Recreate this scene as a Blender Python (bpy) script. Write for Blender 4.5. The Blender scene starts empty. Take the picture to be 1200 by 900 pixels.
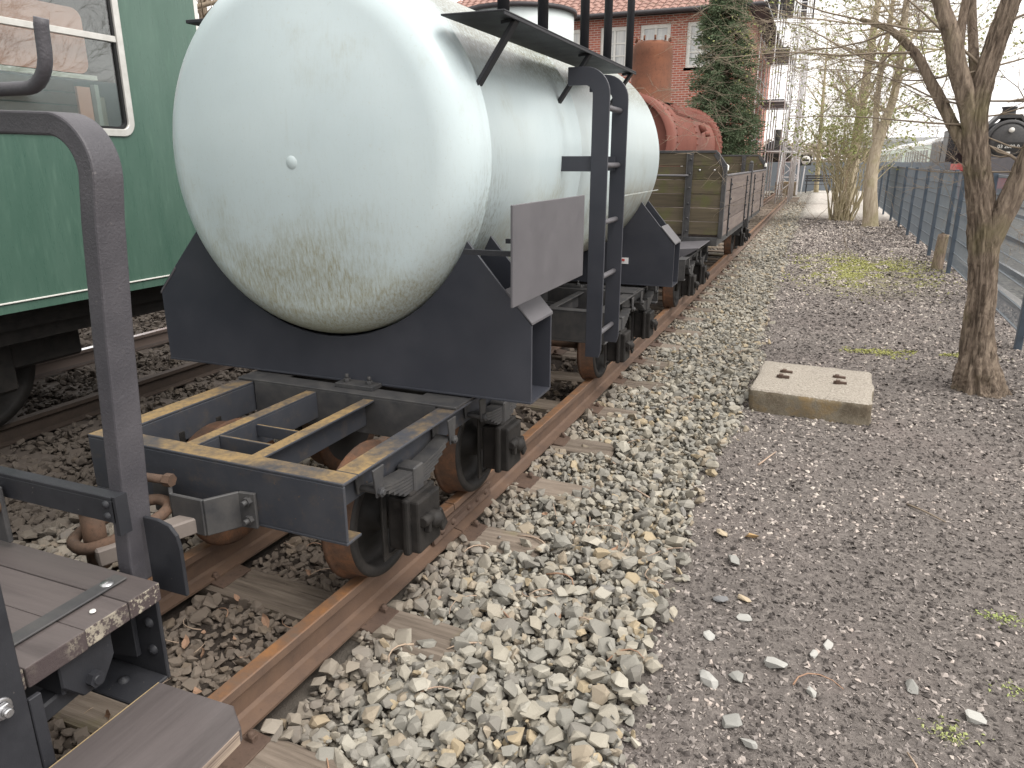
import bpy, bmesh, math, random
import numpy as np
from mathutils import Vector, Matrix, Quaternion, noise as mnoise
random.seed(7); rng = np.random.default_rng(7)
R_ = math.radians
scene = bpy.context.scene
COL = scene.collection

# ------------------------------------------------------------------ camera
cam = bpy.data.cameras.new('camera'); camo = bpy.data.objects.new('camera', cam); COL.objects.link(camo)
cam.sensor_width = 36.0; cam.lens = 25.8; cam.clip_start = 0.02; cam.clip_end = 3000
right = Vector((0.92650622, 0.37627946, 0.0)); up = Vector((-0.10927488, 0.26906559, 0.95690266)); fwd = Vector((-0.36006282, 0.88657627, -0.29040883))
camo.matrix_world = Matrix(((right.x, up.x, -fwd.x, 0), (right.y, up.y, -fwd.y, 0), (right.z, up.z, -fwd.z, 1.6), (0, 0, 0, 1)))
scene.camera = camo

# ------------------------------------------------------------------ sky, sun, exposure
w = bpy.data.worlds.new('World'); scene.world = w; w.use_nodes = True
nt = w.node_tree; nt.nodes.clear()
sky = nt.nodes.new('ShaderNodeTexSky'); sky.sky_type = 'NISHITA'; sky.sun_disc = False
SUN_EL, SUN_AZ = R_(55), R_(100)          # azimuth from +Y towards +X
sky.sun_elevation = SUN_EL; sky.sun_rotation = SUN_AZ; sky.dust_density = 3.0; sky.air_density = 1.0
hsv = nt.nodes.new('ShaderNodeHueSaturation'); hsv.inputs['Saturation'].default_value = 0.12
mx = nt.nodes.new('ShaderNodeMix'); mx.data_type = 'RGBA'; mx.inputs[0].default_value = 0.8
mx.inputs[7].default_value = (9.9, 9.6, 9.35, 1)     # even cloud cover
bg = nt.nodes.new('ShaderNodeBackground'); bg.inputs['Strength'].default_value = 0.095
wo = nt.nodes.new('ShaderNodeOutputWorld')
nt.links.new(sky.outputs[0], hsv.inputs['Color']); nt.links.new(hsv.outputs[0], mx.inputs[6])
nt.links.new(mx.outputs[2], bg.inputs['Color']); nt.links.new(bg.outputs[0], wo.inputs[0])
sl = bpy.data.lights.new('sun', 'SUN'); sl.energy = 1.5; sl.angle = R_(35); sl.color = (1.0, 0.96, 0.9)
so = bpy.data.objects.new('sun', sl); COL.objects.link(so)
sd = Vector((math.sin(SUN_AZ) * math.cos(SUN_EL), math.cos(SUN_AZ) * math.cos(SUN_EL), math.sin(SUN_EL)))
so.rotation_euler = sd.to_track_quat('Z', 'Y').to_euler()
scene.view_settings.view_transform = 'Standard'; scene.view_settings.look = 'None'
scene.view_settings.exposure = 1.06; scene.view_settings.gamma = 1.0
scene.render.engine = 'CYCLES'
scene.cycles.max_bounces = 6; scene.cycles.transparent_max_bounces = 16

# ------------------------------------------------------------------ mesh helpers
class MB:
    def __init__(s): s.v = []; s.f = []; s.sm = []
    def add(s, vs, fs, smooth=False):
        b = len(s.v); s.v += [tuple(v) for v in vs]; s.f += [tuple(i + b for i in f) for f in fs]; s.sm += [smooth] * len(fs); return s
    def box(s, x0, x1, y0, y1, z0, z1, rot=None, piv=None):
        vs = [Vector((x, y, z)) for z in (z0, z1) for y in (y0, y1) for x in (x0, x1)]
        if rot is not None:
            p = Vector(piv) if piv is not None else Vector(((x0 + x1) / 2, (y0 + y1) / 2, (z0 + z1) / 2))
            vs = [rot @ (v - p) + p for v in vs]
        return s.add(vs, [(0, 2, 3, 1), (4, 5, 7, 6), (0, 1, 5, 4), (2, 6, 7, 3), (0, 4, 6, 2), (1, 3, 7, 5)])
    def bar(s, p0, p1, wd, ht, upv=(0, 0, 1)):
        p0, p1 = Vector(p0), Vector(p1); d = (p1 - p0).normalized(); u = Vector(upv)
        if abs(d.dot(u)) > .98: u = Vector((1, 0, 0))
        sx = d.cross(u).normalized(); u = sx.cross(d)
        vs = [p + sx * a * wd / 2 + u * b * ht / 2 for p in (p0, p1) for a, b in ((-1, -1), (1, -1), (1, 1), (-1, 1))]
        return s.add(vs, [(3, 2, 1, 0), (4, 5, 6, 7), (0, 1, 5, 4), (1, 2, 6, 5), (2, 3, 7, 6), (3, 0, 4, 7)])
    def tube(s, pts, rad, n=8, caps=True, smooth=True):
        pts = [Vector(p) for p in pts]; rad = rad if hasattr(rad, '__len__') else [rad] * len(pts)
        vs = []; fs = []; prev = None
        for i, p in enumerate(pts):
            d = (pts[min(i + 1, len(pts) - 1)] - pts[max(i - 1, 0)]).normalized()
            if prev is None:
                a = Vector((0, 0, 1)) if abs(d.z) < .9 else Vector((1, 0, 0)); prev = d.cross(a).normalized()
            prev = (prev - d * prev.dot(d)).normalized(); q = d.cross(prev)
            for k in range(n):
                t = 2 * math.pi * k / n; vs.append(p + (prev * math.cos(t) + q * math.sin(t)) * rad[i])
        for i in range(len(pts) - 1):
            for k in range(n):
                a = i * n + k; b = i * n + (k + 1) % n; fs.append((a, b, b + n, a + n))
        s.add(vs, fs, smooth)
        if caps:
            b = len(s.v) - len(vs); s.f += [tuple(b + k for k in range(n))[::-1], tuple(len(s.v) - n + k for k in range(n))]; s.sm += [False, False]
        return s
    def cyl(s, p0, p1, r, n=12): return s.tube([p0, p1], r, n)
    def lathe(s, prof, c, axis='Y', n=32, smooth=True, flip=False):
        # prof: list of (along axis, radius)
        vs = []; fs = []
        for a, r in prof:
            for k in range(n):
                t = 2 * math.pi * k / n; x, y = r * math.cos(t), r * math.sin(t)
                o = {'Y': (x, a, y), 'X': (a, x, y), 'Z': (x, y, a)}[axis]; vs.append((c[0] + o[0], c[1] + o[1], c[2] + o[2]))
        for i in range(len(prof) - 1):
            for k in range(n):
                a = i * n + k; b = i * n + (k + 1) % n; fs.append((a, b, b + n, a + n))
        return s.add(vs, fs, smooth)
    def prism(s, poly, axis, a0, a1):
        # poly: 2D outline (convex or not); axis 'X': poly=(y,z) 'Y': poly=(x,z) 'Z': poly=(x,y)
        n = len(poly); vs = []
        for a in (a0, a1):
            for p, q in poly: vs.append({'X': (a, p, q), 'Y': (p, a, q), 'Z': (p, q, a)}[axis])
        fs = [tuple(range(n)), tuple(range(2 * n - 1, n - 1, -1))] + [(i, i + n, (i + 1) % n + n, (i + 1) % n) for i in range(n)]
        return s.add(vs, fs)
    def hexbolt(s, p, d, r=.014, h=.014):
        p = Vector(p); d = Vector(d).normalized(); return s.tube([p, p + d * h], r, 6, smooth=False)
    def build(s, name, mat, parent=None, bevel=0, seg=1, fix=True, shade=None):
        me = bpy.data.meshes.new(name); me.from_pydata(s.v, [], s.f)
        me.polygons.foreach_set('use_smooth', s.sm)
        if fix:
            bm = bmesh.new(); bm.from_mesh(me); bmesh.ops.recalc_face_normals(bm, faces=bm.faces); bm.to_mesh(me); bm.free()
        me.materials.append(mat); me.update()
        o = bpy.data.objects.new(name, me); COL.objects.link(o)
        if parent is not None: o.parent = parent
        if bevel:
            m = o.modifiers.new('bevel', 'BEVEL'); m.width = bevel; m.segments = seg; m.limit_method = 'ANGLE'; m.angle_limit = R_(40)
        return o

def tag(o, label=None, cat=None, group=None, kind=None):
    if label: o['label'] = label
    if cat: o['category'] = cat
    if group: o['group'] = group
    if kind: o['kind'] = kind
    return o
def empty(name, loc=(0, 0, 0), label=None, cat=None, group=None, kind=None, parent=None):
    o = bpy.data.objects.new(name, None); COL.objects.link(o); o.location = loc; o.empty_display_size = .1
    if parent is not None: o.parent = parent
    return tag(o, label, cat, group, kind)
def copy_tree(o, parent=None):
    c = o.copy(); COL.objects.link(c); c.parent = parent
    for ch in list(o.children): copy_tree(ch, c)
    return c
def npmesh(name, V, F, mat, parent=None, tint=None, smooth=False):
    V = np.asarray(V, dtype=np.float32); F = np.asarray(F, dtype=np.int32); k = F.shape[1]
    me = bpy.data.meshes.new(name); me.vertices.add(len(V)); me.vertices.foreach_set('co', V.ravel())
    me.loops.add(F.size); me.loops.foreach_set('vertex_index', F.ravel())
    me.polygons.add(len(F)); me.polygons.foreach_set('loop_start', np.arange(0, F.size, k, dtype=np.int32))
    me.polygons.foreach_set('use_smooth', np.full(len(F), smooth)); me.update(calc_edges=True)
    if tint is not None:
        at = me.attributes.new('tint', 'FLOAT', 'FACE'); at.data.foreach_set('value', np.asarray(tint, dtype=np.float32))
    me.materials.append(mat); o = bpy.data.objects.new(name, me); COL.objects.link(o)
    if parent is not None: o.parent = parent
    return o

# ------------------------------------------------------------------ materials
def ramp(nt, fac, stops, interp='LINEAR'):
    n = nt.nodes.new('ShaderNodeValToRGB'); n.color_ramp.interpolation = interp; e = n.color_ramp.elements
    while len(e) < len(stops): e.new(.5)
    for el, (p, c) in zip(e, stops): el.position = p; el.color = (*c, 1) if len(c) == 3 else c
    nt.links.new(fac, n.inputs[0]); return n.outputs[0]
class Nodes:
    def __init__(s, name):
        s.m = bpy.data.materials.new(name); s.m.use_nodes = True; s.t = s.m.node_tree; s.b = s.t.nodes['Principled BSDF']; s.L = s.t.links
    def n(s, t, **kw):
        x = s.t.nodes.new(t)
        for k, v in kw.items(): setattr(x, k, v)
        return x
    def val(s, sock, v):
        if hasattr(v, 'is_linked') or isinstance(v, bpy.types.NodeSocket): s.L.new(v, sock)
        else: sock.default_value = v
    def coord(s, scale=(1, 1, 1), kind='Object', rnd=True):
        tc = s.n('ShaderNodeTexCoord'); mp = s.n('ShaderNodeMapping'); mp.inputs['Scale'].default_value = scale
        if kind == 'World': g = s.n('ShaderNodeNewGeometry'); s.L.new(g.outputs['Position'], mp.inputs[0])
        else: s.L.new(tc.outputs[kind], mp.inputs[0])
        if rnd and kind == 'Object':
            oi = s.n('ShaderNodeObjectInfo'); mu = s.n('ShaderNodeMath', operation='MULTIPLY'); mu.inputs[1].default_value = 37.0
            s.L.new(oi.outputs['Random'], mu.inputs[0]); s.L.new(mu.outputs[0], mp.inputs['Location'])
        return mp.outputs[0]
    def noise(s, co, scale, detail=5, rough=.6, dist=0):
        n = s.n('ShaderNodeTexNoise'); s.L.new(co, n.inputs['Vector']); n.inputs['Scale'].default_value = scale; n.inputs['Detail'].default_value = detail
        n.inputs['Roughness'].default_value = rough; n.inputs['Distortion'].default_value = dist; return n.outputs['Fac']
    def math(s, op, a, b=0., c=None):
        m = s.n('ShaderNodeMath', operation=op); s.val(m.inputs[0], a); s.val(m.inputs[1], b)
        if c is not None: s.val(m.inputs[2], c)
        return m.outputs[0]
    def smooth(s, v, a, b):
        m = s.n('ShaderNodeMapRange', interpolation_type='SMOOTHSTEP'); s.val(m.inputs[0], v); m.inputs[1].default_value = a; m.inputs[2].default_value = b; return m.outputs[0]
    def mix(s, f, a, b):
        m = s.n('ShaderNodeMix', data_type='RGBA'); s.val(m.inputs[0], f)
        s.val(m.inputs[6], a if not isinstance(a, tuple) else (*a, 1)); s.val(m.inputs[7], b if not isinstance(b, tuple) else (*b, 1)); return m.outputs[2]
    def pos(s):
        g = s.n('ShaderNodeNewGeometry'); x = s.n('ShaderNodeSeparateXYZ'); s.L.new(g.outputs['Position'], x.inputs[0]); return x.outputs
    def nrm(s):
        g = s.n('ShaderNodeNewGeometry'); x = s.n('ShaderNodeSeparateXYZ'); s.L.new(g.outputs['Normal'], x.inputs[0]); return x.outputs
    def bump(s, h, strength=.3, dist=.01):
        b = s.n('ShaderNodeBump'); b.inputs['Strength'].default_value = strength; b.inputs['Distance'].default_value = dist
        s.L.new(h, b.inputs['Height']); s.L.new(b.outputs[0], s.b.inputs['Normal'])
    def out(s, col=None, rough=.6, metal=0., spec=.5):
        if col is not None: s.val(s.b.inputs['Base Color'], col if not isinstance(col, tuple) else (*col, 1))
        s.val(s.b.inputs['Roughness'], rough); s.val(s.b.inputs['Metallic'], metal); s.b.inputs['Specular IOR Level'].default_value = spec
        return s.m
def mat_simple(name, c1, c2=None, scale=8, rough=.6, metal=0., bump=.15, bscale=60, bdist=.004, spec=.4, speck=None):
    k = Nodes(name); co = k.coord(); c2 = c2 or tuple(x * .75 for x in c1)
    n1 = k.noise(co, scale, 6, .65); col = ramp(k.t, n1, [(.3, c1), (.7, c2)])
    if speck is not None:
        f = k.smooth(k.noise(co, 55, 3, .7), speck[0], speck[0] + .06); col = k.mix(f, col, speck[1])
    n2 = k.noise(co, bscale, 4, .7); k.bump(n2, bump, bdist)
    rr = ramp(k.t, n1, [(.3, (rough - .08,) * 3), (.7, (min(1, rough + .1),) * 3)])
    return k.out(col, rr, metal, spec)

BLACK = mat_simple('black_paint', (.017, .018, .022), (.030, .031, .036), 7, .55, 0, .25, 160, .002, .35, (.69, (.13, .12, .11)))
SMOOTHBLACK = mat_simple('slate_paint', (.030, .033, .043), (.045, .047, .058), 2.5, .45, 0, .08, 30, .003, .4, (.74, (.13, .11, .10)))
GREASE = mat_simple('sooty_cast_iron', (.011, .0105, .0105), (.028, .025, .023), 14, .62, 0, .35, 90, .003, .25)
GREY = mat_simple('grey_steel_paint', (.085, .082, .090), (.115, .11, .118), 5, .5, 0, .08, 60, .002)
STEELG = mat_simple('worn_grey_iron', (.038, .039, .043), (.075, .072, .070), 12, .55, .1, .2, 90, .002)
BOLT = mat_simple('bright_bolt_metal', (.55, .55, .56), (.4, .4, .41), 30, .3, .9, .1, 90, .001)
def rust(name, a, b, c, rough=.8, sc=9):
    k = Nodes(name); co = k.coord(); n1 = k.noise(co, sc, 7, .7); n2 = k.noise(co, sc * 9, 5, .75)
    col = ramp(k.t, n1, [(.28, a), (.5, b), (.72, c)]); col = k.mix(k.smooth(n2, .5, .75), col, tuple(x * .55 for x in b))
    k.bump(n2, .35, .003); return k.out(col, rough, .15, .3)
RUST = rust('rusty_iron', (.155, .090, .060), (.11, .072, .052), (.07, .05, .04))
RUSTD = rust('brown_rail_rust', (.13, .085, .062), (.10, .067, .051), (.075, .051, .041), .75, 5)
RUSTW = rust('orange_wheel_rust', (.17, .078, .038), (.095, .052, .033), (.05, .036, .028), .75, 12)
def rail_mat():
    k = Nodes('rail_steel_rust'); co = k.coord(); n1 = k.noise(co, 6, 6, .7); n2 = k.noise(co, 70, 5, .75)
    side = ramp(k.t, n1, [(.3, (.16, .102, .070)), (.55, (.125, .082, .060)), (.75, (.09, .062, .049))])
    top = ramp(k.t, k.noise(co, 11, 6, .7), [(.3, (.29, .14, .058)), (.5, (.19, .105, .060)), (.7, (.14, .10, .075))])
    f = k.smooth(k.nrm()[2], .5, .9); zf = k.smooth(k.pos()[2], -.03, -.015); col = k.mix(k.math('MULTIPLY', f, zf), side, top)
    col = k.mix(k.math('MULTIPLY', k.smooth(n2, .55, .8), .5), col, (.05, .035, .03)); k.bump(n2, .3, .002); return k.out(col, .62, .25, .4)
RAIL = rail_mat()
def shiny_rail():
    k = Nodes('polished_rail'); f = k.smooth(k.nrm()[2], .8, .95)
    return k.out(k.mix(f, (.06, .042, .034), (.6, .6, .6)), ramp(k.t, f, [(0, (.8,) * 3), (1, (.22,) * 3)]), f, .5)
MRAIL = shiny_rail()
def ochre_top(name):
    # dark paint; upward faces carry ochre dust and thin rust, patchy
    k = Nodes(name); co = k.coord(); n1 = k.noise(co, 5, 6, .65); n2 = k.noise(co, 45, 5, .7)
    side = ramp(k.t, n1, [(.3, (.032, .036, .046)), (.7, (.052, .054, .062))]); side = k.mix(k.math('MULTIPLY', k.smooth(k.noise(co, 11, 7, .75), .50, .72), .55), side, (.095, .075, .058)); side = k.mix(k.smooth(n2, .66, .74), side, (.15, .095, .05))
    pt = ramp(k.t, n2, [(.3, (.29, .195, .085)), (.5, (.23, .158, .075)), (.7, (.11, .085, .058))])
    f = k.math('MULTIPLY', k.smooth(k.nrm()[2], .8, .95), k.smooth(k.noise(co, 3.2, 6, .7), .30, .58))
    col = k.mix(f, side, pt); k.bump(n2, .15, .002); return k.out(col, .6, 0, .35)
OCHRE = ochre_top('dusty_frame_paint')
def tank_mat():
    k = Nodes('pale_tank_paint'); p = k.pos(); co = k.coord(rnd=False); st = k.coord((7, 7, .9), rnd=False)
    ns = k.noise(st, 2.2, 7, .7); nf = k.noise(k.coord((40, 40, 3.5), rnd=False), 1.6, 5, .7); nb = k.noise(co, 1.6, 5, .6)
    base = ramp(k.t, nb, [(.3, (.465, .545, .565)), (.7, (.52, .60, .615))])
    low = k.smooth(p[2], 1.75, .85); lowr = k.smooth(p[2], 1.25, .82)
    blot = k.noise(co, 2.3, 6, .62); mott = k.noise(k.coord((60, 60, 9), rnd=False), 1.5, 7, .78)
    m1 = k.math('MULTIPLY', k.smooth(k.math('ADD', k.math('ADD', blot, k.math('MULTIPLY', low, .34)), k.math('MULTIPLY', lowr, .10)), .54, .90), k.math('MULTIPLY_ADD', k.smooth(mott, .36, .64), .85, .15))
    col = k.mix(k.math('MULTIPLY', m1, .72), base, (.235, .205, .095))
    m1b = k.math('MULTIPLY', k.smooth(ns, .56, .80), k.math('MULTIPLY', k.smooth(nf, .40, .70), .30)); col = k.mix(m1b, col, (.30, .28, .19)); fine = k.math('MULTIPLY', k.smooth(mott, .50, .72), k.math('MULTIPLY_ADD', low, .30, .07)); col = k.mix(fine, col, (.28, .27, .17)); rim = k.math('MULTIPLY', k.smooth(p[2], .98, .82), .45); col = k.mix(rim, col, (.30, .29, .13))
    sp = k.math('MULTIPLY', k.smooth(k.noise(co, 95, 4, .8), .60, .68), k.math('MULTIPLY_ADD', low, .45, .18)); col = k.mix(sp, col, (.24, .21, .12))
    # runs of algae below the walkway
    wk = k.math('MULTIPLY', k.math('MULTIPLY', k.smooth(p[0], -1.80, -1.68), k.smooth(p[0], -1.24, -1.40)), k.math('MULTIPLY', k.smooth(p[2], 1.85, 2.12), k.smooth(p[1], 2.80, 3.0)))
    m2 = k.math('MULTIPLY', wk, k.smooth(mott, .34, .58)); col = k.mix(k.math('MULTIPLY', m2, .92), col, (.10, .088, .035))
    # brown grime on the lower flank of the far ring
    gr = k.math('MULTIPLY', k.smooth(p[1], 4.9, 5.25), k.smooth(p[2], 1.5, 1.36)); gr = k.math('MULTIPLY', gr, k.smooth(k.math('ADD', ns, nf), .7, 1.25))
    col = k.mix(k.math('MULTIPLY', gr, .7), col, (.24, .20, .14))
    # dark trickles by the front ring seam
    sm = k.math('MULTIPLY', k.smooth(k.math('ABSOLUTE', k.math('SUBTRACT', p[1], 2.90)), .22, .02), k.smooth(p[2], 1.8, 1.25))
    col = k.mix(k.math('MULTIPLY', k.math('MULTIPLY', sm, k.smooth(mott, .46, .66)), .85), col, (.10, .10, .06))
    col = k.mix(k.math('MULTIPLY', k.smooth(k.noise(co, 40, 4, .7), .64, .72), .25), col, (.42, .43, .36))
    k.bump(k.noise(co, 5, 5, .5), .12, .01); return k.out(col, .34, 0, .4)
TANK = tank_mat()
def wood(name, a, b, c, axis=0, rough=.8, moss=None, sc=1.0, crack=.5):
    k = Nodes(name); s = [26 * sc] * 3; s[axis] = 1.6 * sc; co = k.coord(tuple(s)); n1 = k.noise(co, 1.0, 7, .7, .6); n2 = k.noise(k.coord(), 4, 5, .6)
    col = ramp(k.t, n1, [(.25, c), (.45, b), (.7, a)])
    oi = k.n('ShaderNodeObjectInfo'); hv = k.n('ShaderNodeHueSaturation'); k.L.new(col, hv.inputs['Color'])
    k.L.new(k.math('MULTIPLY_ADD', oi.outputs['Random'], .45, .78), hv.inputs['Value']); col = hv.outputs[0]
    if moss is not None: col = k.mix(k.math('MULTIPLY', k.smooth(n2, moss[0], moss[0] + .2), moss[2]), col, moss[1])
    k.bump(n1, crack, .006); return k.out(col, rough, 0, .3)
SLEEPER = wood('weathered_sleeper_wood', (.26, .215, .175), (.155, .125, .10), (.045, .035, .028), 0, .9, (.58, (.19, .185, .06), .5), 1.0, 1.0)
DECK = wood('purple_brown_deck_wood', (.105, .089, .086), (.085, .072, .070), (.055, .046, .045), 0, .55, (.60, (.24, .21, .18), .22), .8, .2)
STEPW = wood('worn_step_wood', (.090, .078, .077), (.068, .059, .058), (.043, .037, .036), 1, .36, (.60, (.18, .16, .155), .4), .5, .15)
PLANKG = wood('mossy_wagon_plank', (.125, .10, .066), (.09, .074, .05), (.045, .037, .028), 0, .85, (.48, (.095, .10, .035), .7), .7, .5)
PLANKS = wood('grey_wagon_plank', (.165, .135, .118), (.125, .10, .09), (.065, .053, .048), 1, .85, None, .7, .5)
def endgrain():
    k = Nodes('flaking_end_grain'); co = k.coord(); n = k.noise(co, 60, 6, .75); m = k.noise(co, 7, 4, .6)
    f = k.math('MULTIPLY', k.smooth(k.math('ADD', n, k.math('MULTIPLY', m, .5)), .72, .82), k.smooth(k.noise(k.coord((1, 1, 1)), 3.5, 3, .6), .40, .55)); col = k.mix(k.math('MULTIPLY', f, .8), (.065, .05, .05), (.42, .38, .30)); k.bump(n, .6, .006); return k.out(col, .85, 0, .3)
ENDG = endgrain()
def coach_mat():
    k = Nodes('green_coach_paint'); co = k.coord((1, 3, .6), rnd=False); n = k.noise(co, 1.6, 6, .6); n2 = k.noise(k.coord((1, 8, 1.2), rnd=False), 3, 6, .7)
    col = ramp(k.t, n, [(.3, (.052, .108, .082)), (.7, (.076, .138, .108))]); col = k.mix(k.math('MULTIPLY', k.smooth(n2, .5, .8), .35), col, (.15, .25, .19))
    k.bump(k.noise(k.coord((1, 1, 1), rnd=False), 1.1, 3, .5), .10, .04)
    return k.out(col, ramp(k.t, n2, [(.3, (.22,) * 3), (.7, (.40,) * 3)]), 0, .5)
COACH = coach_mat()
WHITE = mat_simple('white_strip', (.72, .71, .68), (.6, .59, .55), 10, .45, 0, .05)
ALU = mat_simple('dull_aluminium_frame', (.62, .61, .58), (.5, .49, .46), 14, .4, .35, .05)
RUBBER = mat_simple('black_rubber', (.012, .012, .013), None, 8, .6, 0, .05)
SALMON = mat_simple('salmon_panel', (.74, .40, .33), (.68, .36, .30), 3, .5, 0, .05)
CREAM = mat_simple('cream_panel', (.48, .44, .36), (.42, .38, .31), 3, .5, 0, .05)
BROWNP = mat_simple('brown_panel', (.16, .12, .11), (.12, .09, .085), 6, .6, 0, .1)
def glass_mat():
    k = Nodes('window_glass'); t = k.t
    g = k.n('ShaderNodeBsdfGlossy'); g.inputs['Roughness'].default_value = .01; g.inputs['Color'].default_value = (1, 1, 1, 1)
    tr = k.n('ShaderNodeBsdfTransparent'); tr.inputs['Color'].default_value = (.80, .84, .82, 1)
    fr = k.n('ShaderNodeLayerWeight'); ms = k.n('ShaderNodeMixShader')
    k.L.new(k.math('MULTIPLY_ADD', k.math('POWER', fr.outputs['Facing'], 3.0), .8, .10), ms.inputs[0]); k.L.new(tr.outputs[0], ms.inputs[1]); k.L.new(g.outputs[0], ms.inputs[2])
    k.L.new(ms.outputs[0], t.nodes['Material Output'].inputs[0]); return k.m
GLASS = glass_mat()
def stone_mat():
    k = Nodes('ballast_stone'); at = k.n('ShaderNodeAttribute', attribute_name='tint'); oi = k.n('ShaderNodeObjectInfo')
    f = k.math('FRACT', k.math('ADD', at.outputs['Fac'], oi.outputs['Random']))
    col = ramp(k.t, f, [(0, (.205, .193, .170)), (.12, (.295, .272, .226)), (.26, (.235, .224, .196)), (.40, (.32, .295, .244)), (.52, (.30, .255, .195)), (.60, (.25, .24, .211)), (.70, (.355, .334, .284)),
                       (.78, (.32, .29, .236)), (.86, (.36, .295, .20)), (.90, (.28, .265, .232)), (.97, (.41, .38, .32)), (.985, (.21, .20, .185))], 'CONSTANT')
    n = k.noise(k.coord(rnd=False), 38, 5, .7); hv = k.n('ShaderNodeHueSaturation'); k.L.new(col, hv.inputs['Color']); k.L.new(k.math('MULTIPLY_ADD', n, 1.1, .42), hv.inputs['Value'])
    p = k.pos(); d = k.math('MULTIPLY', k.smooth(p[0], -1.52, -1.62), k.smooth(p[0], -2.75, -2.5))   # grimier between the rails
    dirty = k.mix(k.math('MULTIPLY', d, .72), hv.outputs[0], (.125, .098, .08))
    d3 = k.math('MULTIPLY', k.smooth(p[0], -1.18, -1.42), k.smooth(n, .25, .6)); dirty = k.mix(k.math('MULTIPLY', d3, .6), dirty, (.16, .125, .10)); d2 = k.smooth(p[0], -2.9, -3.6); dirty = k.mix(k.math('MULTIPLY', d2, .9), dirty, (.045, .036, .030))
    k.bump(n, .25, .006); return k.out(dirty, .85, 0, .25)
STONE = stone_mat()
def chips_mat():
    k = Nodes('bark_chips'); at = k.n('ShaderNodeAttribute', attribute_name='tint')
    col = ramp(k.t, at.outputs['Fac'], [(0, (.065, .057, .053)), (.22, (.150, .133, .124)), (.45, (.245, .218, .202)), (.68, (.34, .30, .273)), (.88, (.43, .37, .33)), (.975, (.50, .45, .40))], 'CONSTANT')
    return k.out(col, .9, 0, .2)
CHIPS = chips_mat()
def ground_mat():
    k = Nodes('ground_soil_and_gravel'); p = k.pos(); co = k.coord(kind='World')
    n1 = k.noise(co, 1.1, 6, .6); n2 = k.noise(co, 30, 6, .75); n3 = k.noise(co, 120, 4, .8)
    soil = ramp(k.t, n2, [(.25, (.078, .068, .063)), (.5, (.172, .153, .141)), (.75, (.31, .277, .252))])
    soil = k.mix(k.math('MULTIPLY', k.smooth(n3, .62, .7), .6), soil, (.30, .235, .215))
    soil = k.mix(k.math('MULTIPLY', k.smooth(n1, .45, .7), .4), soil, (.23, .19, .175))
    vor = k.n('ShaderNodeTexVoronoi'); k.L.new(co, vor.inputs['Vector']); vor.inputs['Scale'].default_value = 16
    hs = k.n('ShaderNodeSeparateColor'); k.L.new(vor.outputs['Color'], hs.inputs[0])
    grav = ramp(k.t, hs.outputs[0], [(0, (.20, .195, .175)), (.3, (.30, .295, .26)), (.6, (.40, .385, .34)), (.85, (.48, .45, .39)), (1, (.24, .23, .21))], 'CONSTANT')
    grav = k.mix(k.smooth(vor.outputs['Distance'], .35, .75), grav, (.10, .09, .08))
    # paths: light gravel along the track, soil to the right, pale yard far away
    e = k.math('ADD', p[0], k.math('MULTIPLY_ADD', n1, .5, -.25))
    fs = k.math('MULTIPLY', k.smooth(e, -.55, -.32), k.smooth(e, 2.5, 2.35)); far = k.smooth(k.math('ADD', p[1], k.math('MULTIPLY', n1, 4.)), 25.0, 31.)
    fs = k.math('MULTIPLY', fs, k.math('SUBTRACT', 1., far))
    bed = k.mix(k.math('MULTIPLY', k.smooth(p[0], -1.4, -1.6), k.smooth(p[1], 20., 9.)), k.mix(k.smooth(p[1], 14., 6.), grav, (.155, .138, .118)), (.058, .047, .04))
    dusty = k.math('MULTIPLY', k.smooth(p[0], 2.5, 2.7), k.smooth(n1, .3, .7)); bed = k.mix(k.math('MULTIPLY', dusty, .6), bed, (.20, .185, .17))
    yard = k.math('MULTIPLY', far, k.math('MULTIPLY', k.smooth(p[0], -.6, .1), k.smooth(p[0], 2.5, 2.35))); bed = k.mix(k.math('MULTIPLY', yard, .8), bed, (.52, .49, .45))
    col = k.mix(fs, bed, soil)
    # straw-coloured litter, thin moss
    ml = k.math('MULTIPLY', k.smooth(k.math('ABSOLUTE', k.math('SUBTRACT', p[1], 13.2)), 3.2, .5), k.smooth(k.math('ABSOLUTE', k.math('SUBTRACT', p[0], .75)), 1.2, .1))
    mf = k.math('MULTIPLY', ml, k.smooth(n2, .40, .58)); col = k.mix(k.math('MULTIPLY', mf, .75), col, (.30, .29, .085))
    lf = k.math('MULTIPLY', k.math('MULTIPLY', k.smooth(p[1], 9, 22), fs), k.smooth(n2, .45, .7)); col = k.mix(k.math('MULTIPLY', lf, .35), col, (.33, .26, .22))
    h = k.math('ADD', k.math('MULTIPLY', n2, 1.), k.math('MULTIPLY', n3, .6)); k.bump(h, .9, .012); return k.out(col, .95, 0, .15)
GROUND = ground_mat()
CONCRETE = None
def concrete_mat():
    k = Nodes('lichen_concrete'); co = k.coord(); n = k.noise(co, 70, 6, .8); m = k.noise(co, 5, 5, .6); p = k.nrm()
    top = ramp(k.t, n, [(.3, (.13, .115, .10)), (.5, (.33, .295, .25)), (.7, (.50, .46, .40))]); side = ramp(k.t, m, [(.35, (.25, .175, .085)), (.5, (.19, .165, .125)), (.65, (.13, .105, .075))])
    side = k.mix(k.math('MULTIPLY', k.smooth(n, .5, .7), .4), side, (.36, .31, .24))
    col = k.mix(k.smooth(k.math('ADD', p[2], k.math('MULTIPLY_ADD', n, 1.2, -.6)), .35, .75), side, top); k.bump(n, .9, .010); return k.out(col, .95, 0, .2)
CONCRETE = concrete_mat()
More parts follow.
